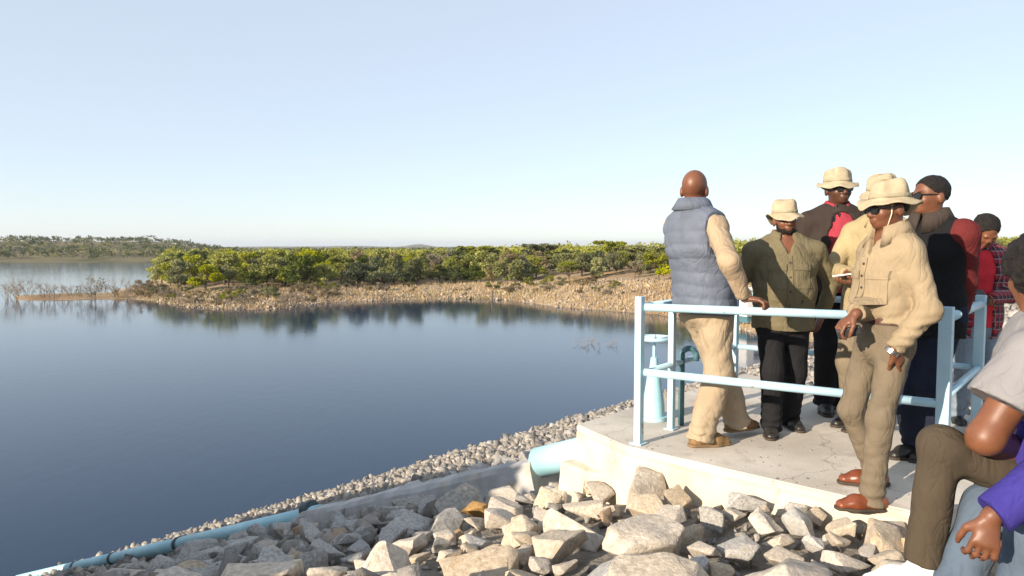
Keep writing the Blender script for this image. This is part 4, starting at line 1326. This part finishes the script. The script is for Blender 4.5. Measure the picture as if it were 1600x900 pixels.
        if face:
            for sg in (1, -1):
                mb = MB(); c = s.hp(.031*sg, .0885, .099)
                vs = []; sp = SDF(); sp.ell(c, np.array((.0115, .0075, .0048)) * k, HRM, .002); link_mesh('eye', sp.mesh('eye', .0028), M['eye'], s.e)
                sp = SDF(); sp.ell(s.hp(.031*sg, .0925, .099), np.array((.0056, .0050, .0048)) * k, HRM, .002); link_mesh('iris', sp.mesh('iris', .002), M['black_gloss'], s.e)
                sp = SDF(); sp.ell(s.hp(.032*sg, .094, .121), np.array((.021, .008, .0042)) * k, HRM, .002); link_mesh('eyebrow', sp.mesh('eyebrow', .003), M['hair'], s.e)
        return o
    def part(s, name, f, mt, h=None, disp=None):
        return link_mesh(name, f.mesh(name, h or s.h * 1.15, disp), M[mt] if isinstance(mt, str) else mt, s.e)
    def shirt(s, mt, name='shirt', g=.02, hem=-.13, sleeve='long', seed=1, amp=.008, flare=.0, sr=(.060, .055, .045), arms=(0, 1), quilt=None, vneck=0.0, cutfront=0.0, trap=-.085):
        f = SDF(); k = s.k
        s.torso(f, g, lo=-.06, trap=trap)
        dn = unit(s.P - s.S)
        f.sec(s.P + v3(0, 0, .02) * k, ((.165*s.bulk)*k + g, (.122*s.bulk)*k + g), s.P + v3(0, 0, hem - .06) * k, ((.172*s.bulk + flare)*k + g, (.130*s.bulk + flare)*k + g), s.px, .03)
        f.chop(s.P + v3(0, 0, hem) * k, (0, 0, -1), .45)
        if vneck:
            fw = np.cross(v3(0, 0, 1), s.ux)
            for dz, ww, hh_ in ((-.04, .05, .05), (-.085, .030, .04), (-.125, .015, .035)):
                f.ell(s.N + fw * .09*k + v3(0, 0, dz*k), np.array((ww, .075, hh_)) * k, np.stack([s.ux, fw, v3(0, 0, 1)], 1), .008, True)
        # hem and front opening first, so the sleeves stay whole
        if cutfront:   # open front: a wedge taken out of the chest
            fw = np.cross(v3(0, 0, 1), s.ux)
            for z, w in ((.44, cutfront * .75), (.36, cutfront), (.26, cutfront * .95), (.16, cutfront * .9), (.06, cutfront * .95), (-.04, cutfront), (-.14, cutfront * 1.1)):
                c = s.P + (s.S - s.P) * (z / .505) + fw * (.17 * k)
                f.ell(c, np.array((w, .16, .085)) * k, np.stack([s.ux, fw, v3(0, 0, 1)], 1), .012, True)
        for i in arms:
            b = s.bulk ** .5
            if sleeve == 'long':
                s.limb(f, s.sh[i] + v3(0, 0, .005), s.el[i], s.wr[i] + unit(s.wr[i] - s.el[i]) * .01*k, (sr[0]*b, sr[1]*b, sr[2]))
                f.chop(s.wr[i] - unit(s.wr[i] - s.el[i]) * .005*k, s.wr[i] - s.el[i], .13*k)
            elif sleeve == 'short':
                m = s.sh[i] + (s.el[i] - s.sh[i]) * .9
                f.cap(s.sh[i], sr[0]*k, m, sr[1]*k, .03); f.chop(s.sh[i] + (s.el[i] - s.sh[i]) * .60, s.el[i] - s.sh[i], .25*k)
            elif sleeve == 'none':
                f.chop(s.sh[i] + s.ux * (.005 if i == 0 else -.005), s.ux * (1 if i == 0 else -1), .17*k)
        hems = [(s.P[2] + hem*k, .04, .004, .045)]
        o = s.part(name, f, mt, disp=folds(amp, 9 / k, 6.5 / k, seed, hems, quilt))
        return o
    def collar(s, mt, r=.073, z0=-.06, z1=.03, open_=True, name='collar', tilt=.25, th=.010):
        k = s.k; mb = MB(); n = 30; vs = []; fs = []
        fw = np.cross(v3(0, 0, 1), s.ux)
        gap = .55 if open_ else .12
        tt = np.linspace(math.pi/2 + gap, math.pi/2 + 2*math.pi - gap, n)
        for t in tt:
            ca, sa = math.cos(t), math.sin(t)
            dr = s.ux * ca + fw * sa
            front = max(0, sa)
            base = s.N + v3(0, 0, z0*k - .03*k*front); top_ = s.N + v3(0, 0, z1*k - .035*k*front)
            for (c, rr) in ((base, r), (top_, r * .92), (top_ + dr * th*k, r * .92 + .004), (base + dr * .03*k + v3(0, 0, (.018 - .05*front)*k), r + .026)):
                vs.append(c + dr * rr*k * (1.0 if rr else 1))
        for i in range(n - 1):
            for j in range(4):
                fs.append((i*4 + j, i*4 + (j+1) % 4, (i+1)*4 + (j+1) % 4, (i+1)*4 + j))
        fs += [(0, 1, 2, 3), ((n-1)*4 + 3, (n-1)*4 + 2, (n-1)*4 + 1, (n-1)*4)]
        mb.add(vs, fs); me = mb.mesh(name)
        bm = bmesh.new(); bm.from_mesh(me); bmesh.ops.recalc_face_normals(bm, faces=bm.faces); bm.to_mesh(me); bm.free()
        return link_mesh(name, me, M[mt], s.e, smooth=True)
    def trousers(s, mt, r=(.100, .078, .072), g=.014, seed=3, amp=.007, hemcut=.035, waist=.10):
        f = SDF(); k = s.k
        s.torso(f, g, top=False)
        f.chop(s.P + v3(0, 0, waist*k), (0, 0, 1), .5)  # before the legs
        for i in (0, 1):
            dn = unit(s.an[i] - s.kn[i]); en = s.an[i] + dn * .05*k
            s.limb(f, s.hip[i] + v3(0, 0, .0), s.kn[i], en, (r[0]*s.bulk**.6, r[1], r[2]), .04)
            f.chop(s.an[i] + dn * hemcut*k, dn, .17*k)
        z0 = min(s.an[0][2], s.an[1][2])
        return s.part('trousers', f, mt, disp=folds(amp, 10 / k, 5 / k, seed, [(z0, .09, .006, .055)]))
    def belt(s, mt='belt', z=.085, g=.024):
        k = s.k; mb = MB(); n = 40; b = s.bulk
        vs = []; fs = []
        c = s.P + s.lean * .18 + v3(0, 0, z*k)
        fw = np.cross(v3(0, 0, 1), s.px); be = s.belly
        for j in range(n):
            t = 2*math.pi*j/n; ca, sa = math.cos(t), math.sin(t)
            for rr, dz in ((0, -.018), (.006, -.018), (.006, .018), (0, .018)):
                vs.append(c + s.px * ca * ((.159*b + be*.15)*k + g + rr) + fw * sa * ((.119*b + be*.25)*k + g + rr) + v3(0, 0, dz*k))
        for j in range(n):
            for m_ in range(4):
                a, b_ = j*4 + m_, j*4 + (m_+1) % 4; c_, d_ = ((j+1) % n)*4 + (m_+1) % 4, ((j+1) % n)*4 + m_
                fs.append((a, d_, c_, b_))
        mb.add(vs, fs); mb.build('belt', M[mt], s.e, smooth=False)
    def shoes(s, mt, sole='sole', r=.043):
        k = s.k
        for i in (0, 1):
            t = s.toe[i]; a = s.an[i]; g = a + v3(0, 0, -.085*k)
            sd = np.cross(t, v3(0, 0, 1))
            f = SDF()
            f.sec(g - t * .045*k + v3(0, 0, .040*k), (.038*k, .045*k), g + t * .09*k + v3(0, 0, .038*k), (.047*k, .042*k), sd, .03)
            f.sec(g + t * .09*k + v3(0, 0, .036*k), (.047*k, .040*k), g + t * .165*k + v3(0, 0, .026*k), (.036*k, .028*k), sd, .03)
            f.cap(g - t * .02*k + v3(0, 0, .05*k), .042*k, a + v3(0, 0, .015*k), .043*k, .03)
            f.chop(g + v3(0, 0, .016*k), (0, 0, -1), .5); f.chop(a + v3(0, 0, .02*k), (0, 0, 1), .2)
            sh_ = s.part('shoe', f, mt, .006, folds(.003, 22, 22, 5 + i))
            f = SDF()
            f.sec(g - t * .052*k + v3(0, 0, .008*k), (.041*k, .040*k), g + t * .09*k + v3(0, 0, .008*k), (.051*k, .040*k), sd, .03)
            f.sec(g + t * .09*k + v3(0, 0, .008*k), (.051*k, .040*k), g + t * .172*k + v3(0, 0, .008*k), (.038*k, .030*k), sd, .03)
            f.chop(g + v3(0, 0, .001), (0, 0, -1), .5); f.chop(g + v3(0, 0, .019*k), (0, 0, 1), .5)
            so = s.part('sole', f, sole, .006); so.parent = sh_
    def hat(s, mt='hat', tilt=0, brim=.143, seed=0, cord=False, up=0.0, front=.0):
        k = s.k; HM = np.eye(4); HM[:3, :3] = s.HR @ rotx(R(tilt)) * k; HM[:3, 3] = s.hp(0, -.008, .138 + up)
        MM = Matrix(HM.tolist())
        def wob(v, t, i):
            v = Vector((v.x * .93, v.y * 1.10, v.z))
            rr = math.hypot(v.x, v.y)
            if rr > .105:
                v.z += (rr - .10) * (.42 * math.sin(2 * t + seed) + .34 * math.sin(3 * t + 1.7 * seed) + .12 * math.sin(7 * t) - .42 + front * math.sin(t))
            else:
                v.x += .005 * math.sin(5 * t + seed) * (1 + v.z * 12); v.y += .006 * math.sin(3 * t + seed * 2) * v.z * 9; v.z += .006 * math.sin(2 * t + seed * 2) * (1 if v.z > .07 else 0)
            return v
        prof = [(.088, -.004), (.094, .002), (.105, .001), (.120, -.001), (.136, -.003), (brim, -.006), (brim + .002, -.003), (brim, .001), (.136, .004), (.120, .006), (.104, .009), (.0975, .013), (.0955, .03), (.092, .056), (.087, .082), (.076, .102), (.058, .112), (.034, .113), (.012, .110), (.001, .109)]
        mb = MB(); mb.lathe(prof, 44, MM, wob)
        hat = mb.build('hat', M[mt], s.e, smooth=True)
        mb = MB(); mb.lathe([(.0985, .014), (.1005, .015), (.0985, .036), (.0965, .036)], 44, MM, lambda v, t, i: Vector((v.x * .93 + .004 * math.sin(5 * t + seed), v.y * 1.10, v.z)))
        mb.build('hat_band', M['hat_band'], hat, smooth=True)
        if cord:
            mb = MB()
            for sg in (1, -1):
                mb.tube([s.hp(.074*sg, .03, .125), s.hp(.073*sg, .035, .07), s.hp(.052*sg, .045, .01), s.hp(0, .055, -.018)], .0032, 6)
            mb.build('chin_cord', M['cord'], hat, smooth=True)
        return hat
    def sunglasses(s, mt='black_gloss', wrap=1.0):
        k = s.k; mb = MB()
        def H(x, y, z): return Vector(s.hp(x, y, z))
        for sg in (1, -1):
            ring = []
            for t in np.linspace(0, 2*math.pi, 14, endpoint=False):
                x = .033 + .027 * math.copysign(abs(math.cos(t)) ** .7, math.cos(t)); z = .098 + .020 * math.copysign(abs(math.sin(t)) ** .7, math.sin(t))
                ring.append((x * sg, .113 - .35 * max(0, x - .02) ** 1 * wrap * .55, z))
            a = [H(*p) for p in ring]; b = [H(p[0], p[1] - .006, p[2]) for p in ring]
            n = len(a); mb.add(a + b, [tuple(range(n)), tuple(range(2*n - 1, n - 1, -1))] + [(i, n + i, n + (i+1) % n, (i+1) % n) for i in range(n)])
            mb.tube([H(.058*sg, .098, .106), H(.074*sg, .06, .106), H(.080*sg, -.005, .104), H(.078*sg, -.025, .09)], .0035*k, 6)
        mb.tube([H(-.012, .113, .103), H(.012, .113, .103)], .003, 6)
        me = mb.mesh('sunglasses')
        bm = bmesh.new(); bm.from_mesh(me); bmesh.ops.recalc_face_normals(bm, faces=bm.faces); bm.to_mesh(me); bm.free()
        return link_mesh('sunglasses', me, M[mt], s.e)
    def hair(s, thick=.010, front=.05, low=.06, amp=.004, seed=2):
        f = SDF(); k = s.k
        f.ell(s.hp(0, -.010, .130), np.array((.077 + thick, .098 + thick, .092 + thick)) * k, s.HR, .01)
        fwd = s.HR @ v3(0, 1, -.75)
        f.chop(s.hp(0, front, .135), fwd, .3); f.chop(s.hp(0, -.02, low), s.HR @ v3(0, .35, -1), .3)
        def d(x, y, z): return amp * vnoise(x * 60, y * 60, z * 60, seed)
        return s.part('hair', f, 'hair', .006, d)
    def beard(s):
        f = SDF(); k = s.k
        f.ell(s.hp(0, .042, .026), np.array((.056, .060, .044)) * k, s.HR, .02)
        for sg in (1, -1): f.ell(s.hp(.052*sg, .02, .06), np.array((.018, .03, .045)) * k, s.HR, .02)
        f.ell(s.hp(0, .10, .038), np.array((.022, .02, .016)) * k, s.HR, .008, True)
        f.ell(s.hp(0, .098, .08), np.array((.046, .03, .033)) * k, s.HR, .01, True)
        return s.part('beard', f, 'hair', .005, lambda x, y, z: .003 * vnoise(x * 80, y * 80, z * 80, 4))
    def flap(s, name, c, u, n, w, h, mt, th=.006):
        """small sewn patch: pocket flap, placket, watch face"""
        u = Vector(u).normalized(); n = Vector(n).normalized(); v = n.cross(u).normalized(); c = Vector(c)
        mb = MB(); Mx = Matrix((u, v, n)).transposed().to_4x4(); Mx.translation = c
        mb.box((-w/2, -h/2, -.012), (w/2, h/2, th), Mx)
        return mb.build(name, M[mt], s.e, bevel=.003)

from mathutils.bvhtree import BVHTree
def surf_of(o):
    me = o.data
    return BVHTree.FromPolygons([v.co for v in me.vertices], [tuple(p.vertices) for p in me.polygons])
def front_hit(p, bv, x, z):
    """point and normal on the garment front, x to the figure's right, z above the pelvis"""
    fw = np.cross(v3(0, 0, 1), p.ux); c = p.P + (p.S - p.P) * (z / .505) + p.ux * x * p.k
    h = bv.ray_cast(Vector(c + fw * .8), Vector(-fw), 1.0)
    return (h[0], h[1]) if h[0] is not None else (Vector(c + fw * .14), Vector(fw))
def pockets(p, o, mt, z=.335, xs=(.085, -.085), w=.115, hh=.045, bag=True):
    bv = surf_of(o)
    for x in xs:
        for nm, zz, h_, th in ((('pocket', z - .085, .135, .005),) if bag else ()) + (('pocket_flap', z, hh, .010),):
            n_ = 7; vs = []; fs = []
            rows = 5
            for j in range(rows):
                for i in range(n_):
                    q, nn = front_hit(p, bv, x + (i / (n_ - 1) - .5) * w, zz + (j / (rows - 1) - .5) * h_)
                    vs.append(q + nn * th)
            for j in range(rows):
                for i in range(n_):
                    q = vs[j * n_ + i]; nn = Vector(np.cross(v3(0, 0, 1), p.ux)); vs.append(q - nn * (th + .012))
            m_ = rows * n_
            for j in range(rows - 1):
                for i in range(n_ - 1):
                    a = j * n_ + i; fs.append((a, a + n_, a + n_ + 1, a + 1)); fs.append((m_ + a, m_ + a + 1, m_ + a + n_ + 1, m_ + a + n_))
            ring = [i for i in range(n_)] + [j * n_ + n_ - 1 for j in range(1, rows)] + [(rows - 1) * n_ + i for i in range(n_ - 2, -1, -1)] + [j * n_ for j in range(rows - 2, 0, -1)]
            for a, b in zip(ring, ring[1:] + ring[:1]): fs.append((a, b, m_ + b, m_ + a))
            mb = MB(); mb.add(vs, fs); me = mb.mesh(nm)
            bm = bmesh.new(); bm.from_mesh(me); bmesh.ops.recalc_face_normals(bm, faces=bm.faces); bm.to_mesh(me); bm.free()
            link_mesh(nm, me, M[mt], p.e)
def placket(p, o, mt, z0, z1, w=.034):
    bv = surf_of(o); n_ = 16; vs = []; fs = []
    for i in range(n_):
        z = z0 + (z1 - z0) * i / (n_ - 1)
        for x in (-w/2, w/2):
            q, nn = front_hit(p, bv, x, z); vs += [q - nn * .01, q + nn * .006]
    for i in range(n_ - 1):
        a = i * 4
        fs += [(a + 1, a + 3, a + 7, a + 5), (a, a + 1, a + 5, a + 4), (a + 3, a + 2, a + 6, a + 7)]
    mb = MB(); mb.add(vs, fs); pl_ = mb.build('placket', M[mt], p.e)
    for i in range(5):
        q, nn = front_hit(p, bv, 0, z0 + (z1 - z0) * (i + .5) / 5)
        mb = MB(); mb.tube([q + nn * .004, q + nn * .010], .0065, 8); mb.build('button', M['sole'], pl_)

# ------------------------------------------------------------------ the people
fwd_of = lambda yaw: Vector((-math.sin(R(yaw)), math.cos(R(yaw)), 0))
# 1 man in the quilted vest, back to the camera, right hand on the front rail
f1, f2 = onz(1096, 697, PZ), onz(1152, 681, PZ)
railp = GA.lerp(GB, .44) + UP * .885
p1 = Person('bald man in a blue grey quilted vest leaning on the rail, back turned', (f1.x * .5 + f2.x * .5, f1.y * .5 + f2.y * .5, PZ), -60, 1.77, 'skin',
            pel=ony(1100, 464, 4.55), wlean=(-.075, -.03), tw=-4, head=(34, 0, 0), bulk=1.10, belly=.02,
            feet=(f1, f2), toes=(-18, -4), hands=(railp + Vector((-.085, .055, .075)), ony(1150, 430, 4.95)), elbow=((.7, -.5, -.45), (.3, .4, -.9)), hw=.175, h=.0065)
k = p1.k
dr = p1.loc(railp + Vector((.10, -.06, .02))) - p1.wr[0]
p1.body(hd=((unit(dr * v3(1, 1, .3)), v3(0, 0, -1), .75), None), face=True)
p1.trousers('khaki_pants', r=(.108, .088, .086), seed=4, amp=.016, hemcut=.055)
p1.shirt('beige_shirt', seed=7, amp=.016, g=.014, hem=-.02, sr=(.062, .061, .046))
p1.shirt('vest', name='vest', g=.032, hem=-.10, sleeve='none', seed=9, amp=.006, quilt=(p1.P[2], .082, .008), flare=.006, trap=-.06)
p1.collar('vest', r=.088, z0=-.045, z1=.045, open_=False, th=.016)
p1.shoes('suede', 'gum_sole')

# 2 man in the olive shirt facing the camera
b = onz(1219, 674, PZ)
p2 = Person('bearded man in an olive shirt, cream hat and black trousers facing the camera', b, 172, 1.565, 'skin', lean=(.0, .0), head=(4, -3, 2), bulk=1.16, belly=.05,
            feet=(onz(1205, 679, PZ), onz(1233, 667, PZ)), toes=(-14, 16),
            hands=(ony(1100, 428, 4.92), ony(1284, 490, 4.86)), elbow=((.5, -.2, -.8), (-.9, -.4, 0)), hw=.20, h=.0065)
p2.body(hd=(None, (None, v3(1, .3, 0), .5)))
p2.trousers('black_pants', r=(.102, .080, .078), seed=14, hemcut=.045)
sh2 = p2.shirt('olive_shirt', vneck=.055, seed=17, amp=.015, g=.020, hem=-.135, sr=(.066, .060, .050), flare=.004)
p2.collar('olive_shirt', r=.074, z0=-.065, z1=.028, th=.016)
p2.beard(); p2.hair(.006, .045, .08); p2.hat(seed=1.2, tilt=2, brim=.143); p2.shoes('black_leather')
placket(p2, sh2, 'olive_shirt', -.10, .42); pockets(p2, sh2, 'olive_shirt')

# 3 tall man behind the back rail
b3 = onz(1299, 641, PZ)
p3 = Person('tall man in a dark blazer and crimson shirt with a cream hat', b3, 176, 1.84, 'skin_dark', lean=(0, .0), head=(6, 0, 0), bulk=1.06, belly=.01,
            feet=(onz(1288, 643, PZ), onz(1313, 640, PZ)), toes=(-12, 12), h=.008)
p3.body()
p3.trousers('black_pants', r=(.10, .078, .076), seed=24)
p3.shirt('red_shirt', seed=27, g=.014, hem=-.05, sleeve='none', amp=.006)
p3.shirt('blazer', name='blazer', seed=29, g=.032, hem=-.20, amp=.006, sr=(.068, .062, .050), cutfront=.108, flare=.01)
p3.collar('red_shirt', r=.070, z0=-.06, z1=.02)
p3.collar('blazer', r=.092, z0=-.085, z1=-.01, name='lapel')
p3.sunglasses(); p3.hat(seed=2.6, tilt=0, brim=.145); p3.shoes('black_leather')
# sunglasses hanging from the shirt front
c3 = ony(1306, 340, 5.30); g3 = empty('hanging_sunglasses', c3)
tag(g3, 'black sunglasses hanging from the neck of the crimson shirt', 'sunglasses')
for sx in (-.022, .022):
    mb = MB(); mb.tube([(sx, 0, .03), (sx * .9, -.008, -.035)], [.015, .019], 10); mb.build('lens', M['black_gloss'], g3)
mb = MB(); mb.tube([(-.02, 0, .035), (0, -.01, .045), (.02, 0, .035)], .004, 6); mb.tube([(.0, 0, .04), (.0, .0, .10)], .004, 6); mb.build('frame', M['black_matt'], g3)

# 4 man in the yellow shirt, mostly hidden
b4 = onz(1338, 667, PZ)
p4 = Person('man in a pale yellow shirt and cream hat holding a sheet of paper', b4, 132, 1.74, 'skin', wlean=(.02, -.06), pel=ony(1362, 464, 4.84), head=(-4, -8, 0), bulk=1.02,
            feet=(onz(1334, 664, PZ), onz(1352, 672, PZ)), toes=(-22, -22), hands=(ony(1326, 430, 4.62), ony(1344, 436, 4.50)), elbow=((.9, -.3, -.6), (-.9, -.5, -.4)), h=.008)
p4.body(hd=((None, v3(0, 0, 1), .5), (None, v3(0, 0, 1), .5)))
p4.trousers('grey_pants', seed=34); p4.shirt('yellow_shirt', seed=37, amp=.010, sr=(.066, .062, .052), hem=-.15); p4.collar('yellow_shirt'); p4.hair(.006, .045, .08)
p4.hat(seed=4.1, tilt=-2, brim=.145); p4.shoes('black_leather')
mb = MB(); c4 = ony(1334, 429, 4.60)
mb.box((-.11, -.075, -.006), (.11, .075, .004), Matrix.Translation(c4) @ Matrix.Rotation(R(25), 4, 'Z') @ Matrix.Rotation(R(-8), 4, 'X'))
tag(mb.build('paper_pad', M['paper'], bevel=.002), 'thin pad of white paper held by the man in the yellow shirt', 'paper')

# 5 man in the tan bush shirt, stepping off the platform edge
g5 = 6.665
fr5, fb5 = ony(1362, 806, 3.42), ony(1364, 783, 3.68)
fr5.z = 6.672; fb5.z = PZ + .004
b5 = Vector((fr5.x, (fr5.y + fb5.y) / 2, 6.68))
p5 = Person('man in a tan bush shirt and cream hat before the rail, looking left', b5, 100, 1.60, 'skin', wlean=(.0, -.03), tw=0, pel=ony(1382, 522, 3.52), head=(-4, -6, 0), bulk=.93, belly=.025,
            feet=(fb5, fr5), toes=(-18, -14), hands=(ony(1338, 490, 3.36), ony(1396, 546, 3.34)), elbow=((.8, -.7, -.3), (-.6, -.7, -.1)), h=.0062, hw=.158)
d5 = p5.loc(ony(1310, 512, 3.38)) - p5.wr[0]; e5 = p5.loc(ony(1418, 580, 3.38)) - p5.wr[1]
p5.body(hd=((unit(d5), p5.loc(ony(1330, 540, 3.40)) - p5.wr[0], .75), (unit(e5), v3(.8, .4, .2), .3)))
p5.trousers('khaki_dark', r=(.086, .066, .062), seed=44, amp=.010, hemcut=.05)
sh5 = p5.shirt('tan_shirt', vneck=.05, seed=47, amp=.013, g=.024, hem=.075, sr=(.062, .061, .048))
p5.collar('tan_shirt', r=.074, z0=-.065, z1=.028, th=.016)
p5.belt(); pockets(p5, sh5, 'tan_shirt', .33); placket(p5, sh5, 'tan_shirt', .10, .42)
p5.hat(seed=.3, tilt=3, brim=.150, cord=True, front=.30); p5.sunglasses(); p5.hair(.005, .03, .09); p5.shoes('tan_leather', 'sole')
# wrist watch
mb = MB(); fo = Vector(unit(p5.wr[1] - p5.el[1])); wc = Vector(p5.wr[1]) + fo * .012
mb.tube([wc - fo * .010, wc + fo * .010], .036 * p5.k, 18); wt = mb.build('watch_strap', M['metal'], p5.e, smooth=False)
# phone in his right hand
pc = ony(1327, 519, 3.36); mb = MB()
mb.box((-.055, -.014, -.024), (.055, .014, .024), Matrix.Translation(pc) @ Matrix.Rotation(R(-18), 4, 'Y') @ Matrix.Rotation(R(-20), 4, 'Z'))
tag(mb.build('radio_handset', M['black_matt'], bevel=.008), 'black handset in the right hand of the man in the tan shirt', 'handset')

# 6 man in black with maroon sleeves and wraparound sunglasses
b6 = onz(1446, 716, PZ)
p6 = Person('short haired man in a black and maroon top with wraparound sunglasses', b6, 112, 1.69, 'skin', lean=(0, .02), tw=10, head=(-18, 0, 0), bulk=1.12,
            feet=(onz(1430, 714, PZ), onz(1460, 718, PZ)), toes=(-6, -4), hands=(None, ony(1494, 500, 4.2)), elbow=((.6, -.8, 0), (-.5, -.9, 0)), h=.008, hw=.178)
p6.body()
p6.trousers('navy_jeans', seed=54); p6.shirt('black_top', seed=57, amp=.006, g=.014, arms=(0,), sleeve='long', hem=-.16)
f = SDF(); i = 1
p6.limb(f, p6.sh[i] + v3(.015, 0, .012), p6.el[i], p6.wr[i], (.096, .074, .054)); f.chop(p6.wr[i], p6.wr[i] - p6.el[i], .13)
p6.part('sleeve', f, 'maroon', disp=folds(.007, 10, 7, 58, [(p6.wr[1][2], .06, .004, .04)]))
p6.collar('scarf', r=.082, z0=-.065, z1=.03, open_=False, th=.02, name='hood')
p6.sunglasses(); p6.hair(.006, .045, .10, .003); p6.shoes('black_leather')

# 7 woman in red looking down at her phone
Y7 = 5.05
b7 = Vector(((1526 - 800) / F * Y7, Y7, 6.70))
p7 = Person('woman in a red top and plaid shirt looking down at her phone', b7, 172, 1.545, 'skin_warm', lean=(0, .03), head=(2, -42, 0), bulk=.98,
            toes=(-10, 10), hands=(ony(1520, 470, 4.80), ony(1546, 468, 4.82)), elbow=((.9, -.4, -.5), (-.9, -.4, -.5)), h=.0078, hw=.175)
p7.body(hd=((None, v3(-.3, .2, 1), .7), (None, v3(.3, .2, 1), .7)), face=False)
p7.trousers('light_jeans', r=(.094, .066, .058), seed=64)
p7.shirt('red_top', seed=67, g=.012, hem=-.10, sleeve='none', amp=.004)
p7.shirt('plaid', name='plaid_shirt', seed=69, g=.026, hem=-.19, amp=.008, sr=(.066, .060, .050), cutfront=.075)
f = SDF(); kk = p7.k
f.ell(p7.hp(0, -.02, .135), np.array((.098, .115, .105)) * kk, p7.HR, .02)
f.ell(p7.hp(0, -.10, .03), np.array((.085, .05, .10)) * kk, p7.HR, .03)
for sg in (1, -1): f.ell(p7.hp(.078 * sg, -.02, .045), np.array((.026, .045, .085)) * kk, p7.HR, .02)
f.chop(p7.hp(0, .055, .12), p7.HR @ v3(0, 1, -.55), .3)
p7.part('braided_hair', f, 'hair', .006, lambda x, y, z: .006 * np.abs(np.sin(z * 220 + 30 * x)) + .004 * vnoise(x * 50, y * 50, z * 50, 6))
p7.shoes('black_leather')
mb = MB(); mb.box((-.036, -.005, -.06), (.036, .005, .06), Matrix.Translation(ony(1533, 462, 4.76)) @ Matrix.Rotation(R(-50), 4, 'X'))
tag(mb.build('phone', M['black_gloss'], bevel=.004), 'dark phone held by the woman in the red top', 'phone')

# 8 seated person in a grey tee at the right edge
Y8 = 2.45
b8 = Vector((1.85, Y8, 6.66))
p8 = Person('person in a grey tee and olive brown trousers seated at the right edge', b8, 86, 1.88, 'skin_warm', lean=(-.02, .05), tw=-40, pel=ony(1642, 756, Y8), head=(-95, -4, 0), bulk=1.05,
            feet=(ony(1548, 900, 2.74), ony(1440, 922, 2.42)), toes=(-8, 4), kneedir=((.25, 1, .6), (.0, 1, .6)), hands=(ony(1640, 690, 2.7), ony(1600, 716, 2.22)), elbow=((.3, .2, -1), (-.1, .8, -.8)), h=.0075, armr=1.14)
p8.el[1] = p8.loc(ony(1540, 684, 2.28)); p8.wr[1] = p8.loc(ony(1606, 704, 2.44))
u8 = p8.el[1] - p8.sh[1]; p8.el[1] = p8.sh[1] + u8 * min(1.0, .43 / np.linalg.norm(u8))
p8.kn[0] = p8.loc(ony(1556, 742, 2.62)); p8.an[0] = p8.loc(ony(1536, 905, 2.66))
p8.el[0] = p8.sh[0] + v3(.08, -.10, -.29); p8.wr[0] = p8.el[0] + v3(-.02, .20, -.14)
p8.body(hd=(None, (v3(.5, .2, 0), v3(.3, -.2, -1), .5)), face=False)
p8.trousers('brown_pants', r=(.078, .060, .056), seed=74, amp=.006, hemcut=-.01)
p8.shirt('grey_tee', seed=77, g=.024, sleeve='short', hem=-.16, amp=.008, sr=(.092, .118, .05), flare=.03)
p8.hair(.03, .04, .02, .01); p8.shoes('white_shoe', 'white_shoe')
# 9 person in purple, stooping at the frame's right edge
Y9 = 2.20
b9 = Vector((1.75, Y9, 6.66))
p9 = Person('person in a royal purple fleece and blue jeans crouching at the bottom right corner', b9, 84, 1.70, 'skin', lean=(0, .20), pel=ony(1800, 792, Y9), head=(0, -20, 0), bulk=1.05,
            feet=(Vector((1.47, 2.34, 6.66)), Vector((1.53, 2.10, 6.66))), kneedir=((.2, 1, .6), (-.1, 1, .7)), hands=(ony(1605, 852, 2.22), ony(1549, 806, 2.02)), elbow=((.6, -.3, -.8), (-.7, -.3, -.6)), h=.0065)
d9 = p9.loc(ony(1532, 880, 2.0)) - p9.wr[1]
p9.body(hd=((v3(-.3, .8, -.4), v3(-.2, -.2, -1), .6), (unit(d9), v3(.9, -.2, -.3), .75)), face=False)
p9.trousers('mid_jeans', r=(.104, .082, .066), seed=84, amp=.008)
p9.shirt('purple', seed=87, g=.03, hem=-.14, amp=.010, sr=(.080, .074, .060), flare=.01)
p9.hair(.012, .05, .07); p9.shoes('black_leather')
# blocks they sit on
for (p_, w) in ((p8, .30), (p9, .28)):
    q = p_.e.matrix_basis @ Vector(p_.P)
    mb = MB(); mb.box((-.22, -.30, 0), (.26, .30, q.z - .165 - 6.4), Matrix.Translation((q.x + .06, q.y, 6.4)) @ Matrix.Rotation(R(12), 4, 'Z'))
    tag(mb.build('concrete_block', M['concrete_side'], bevel=.015), 'rough concrete block serving as a seat for the person in %s' % ('the grey tee' if p_ is p8 else 'purple'), 'block')
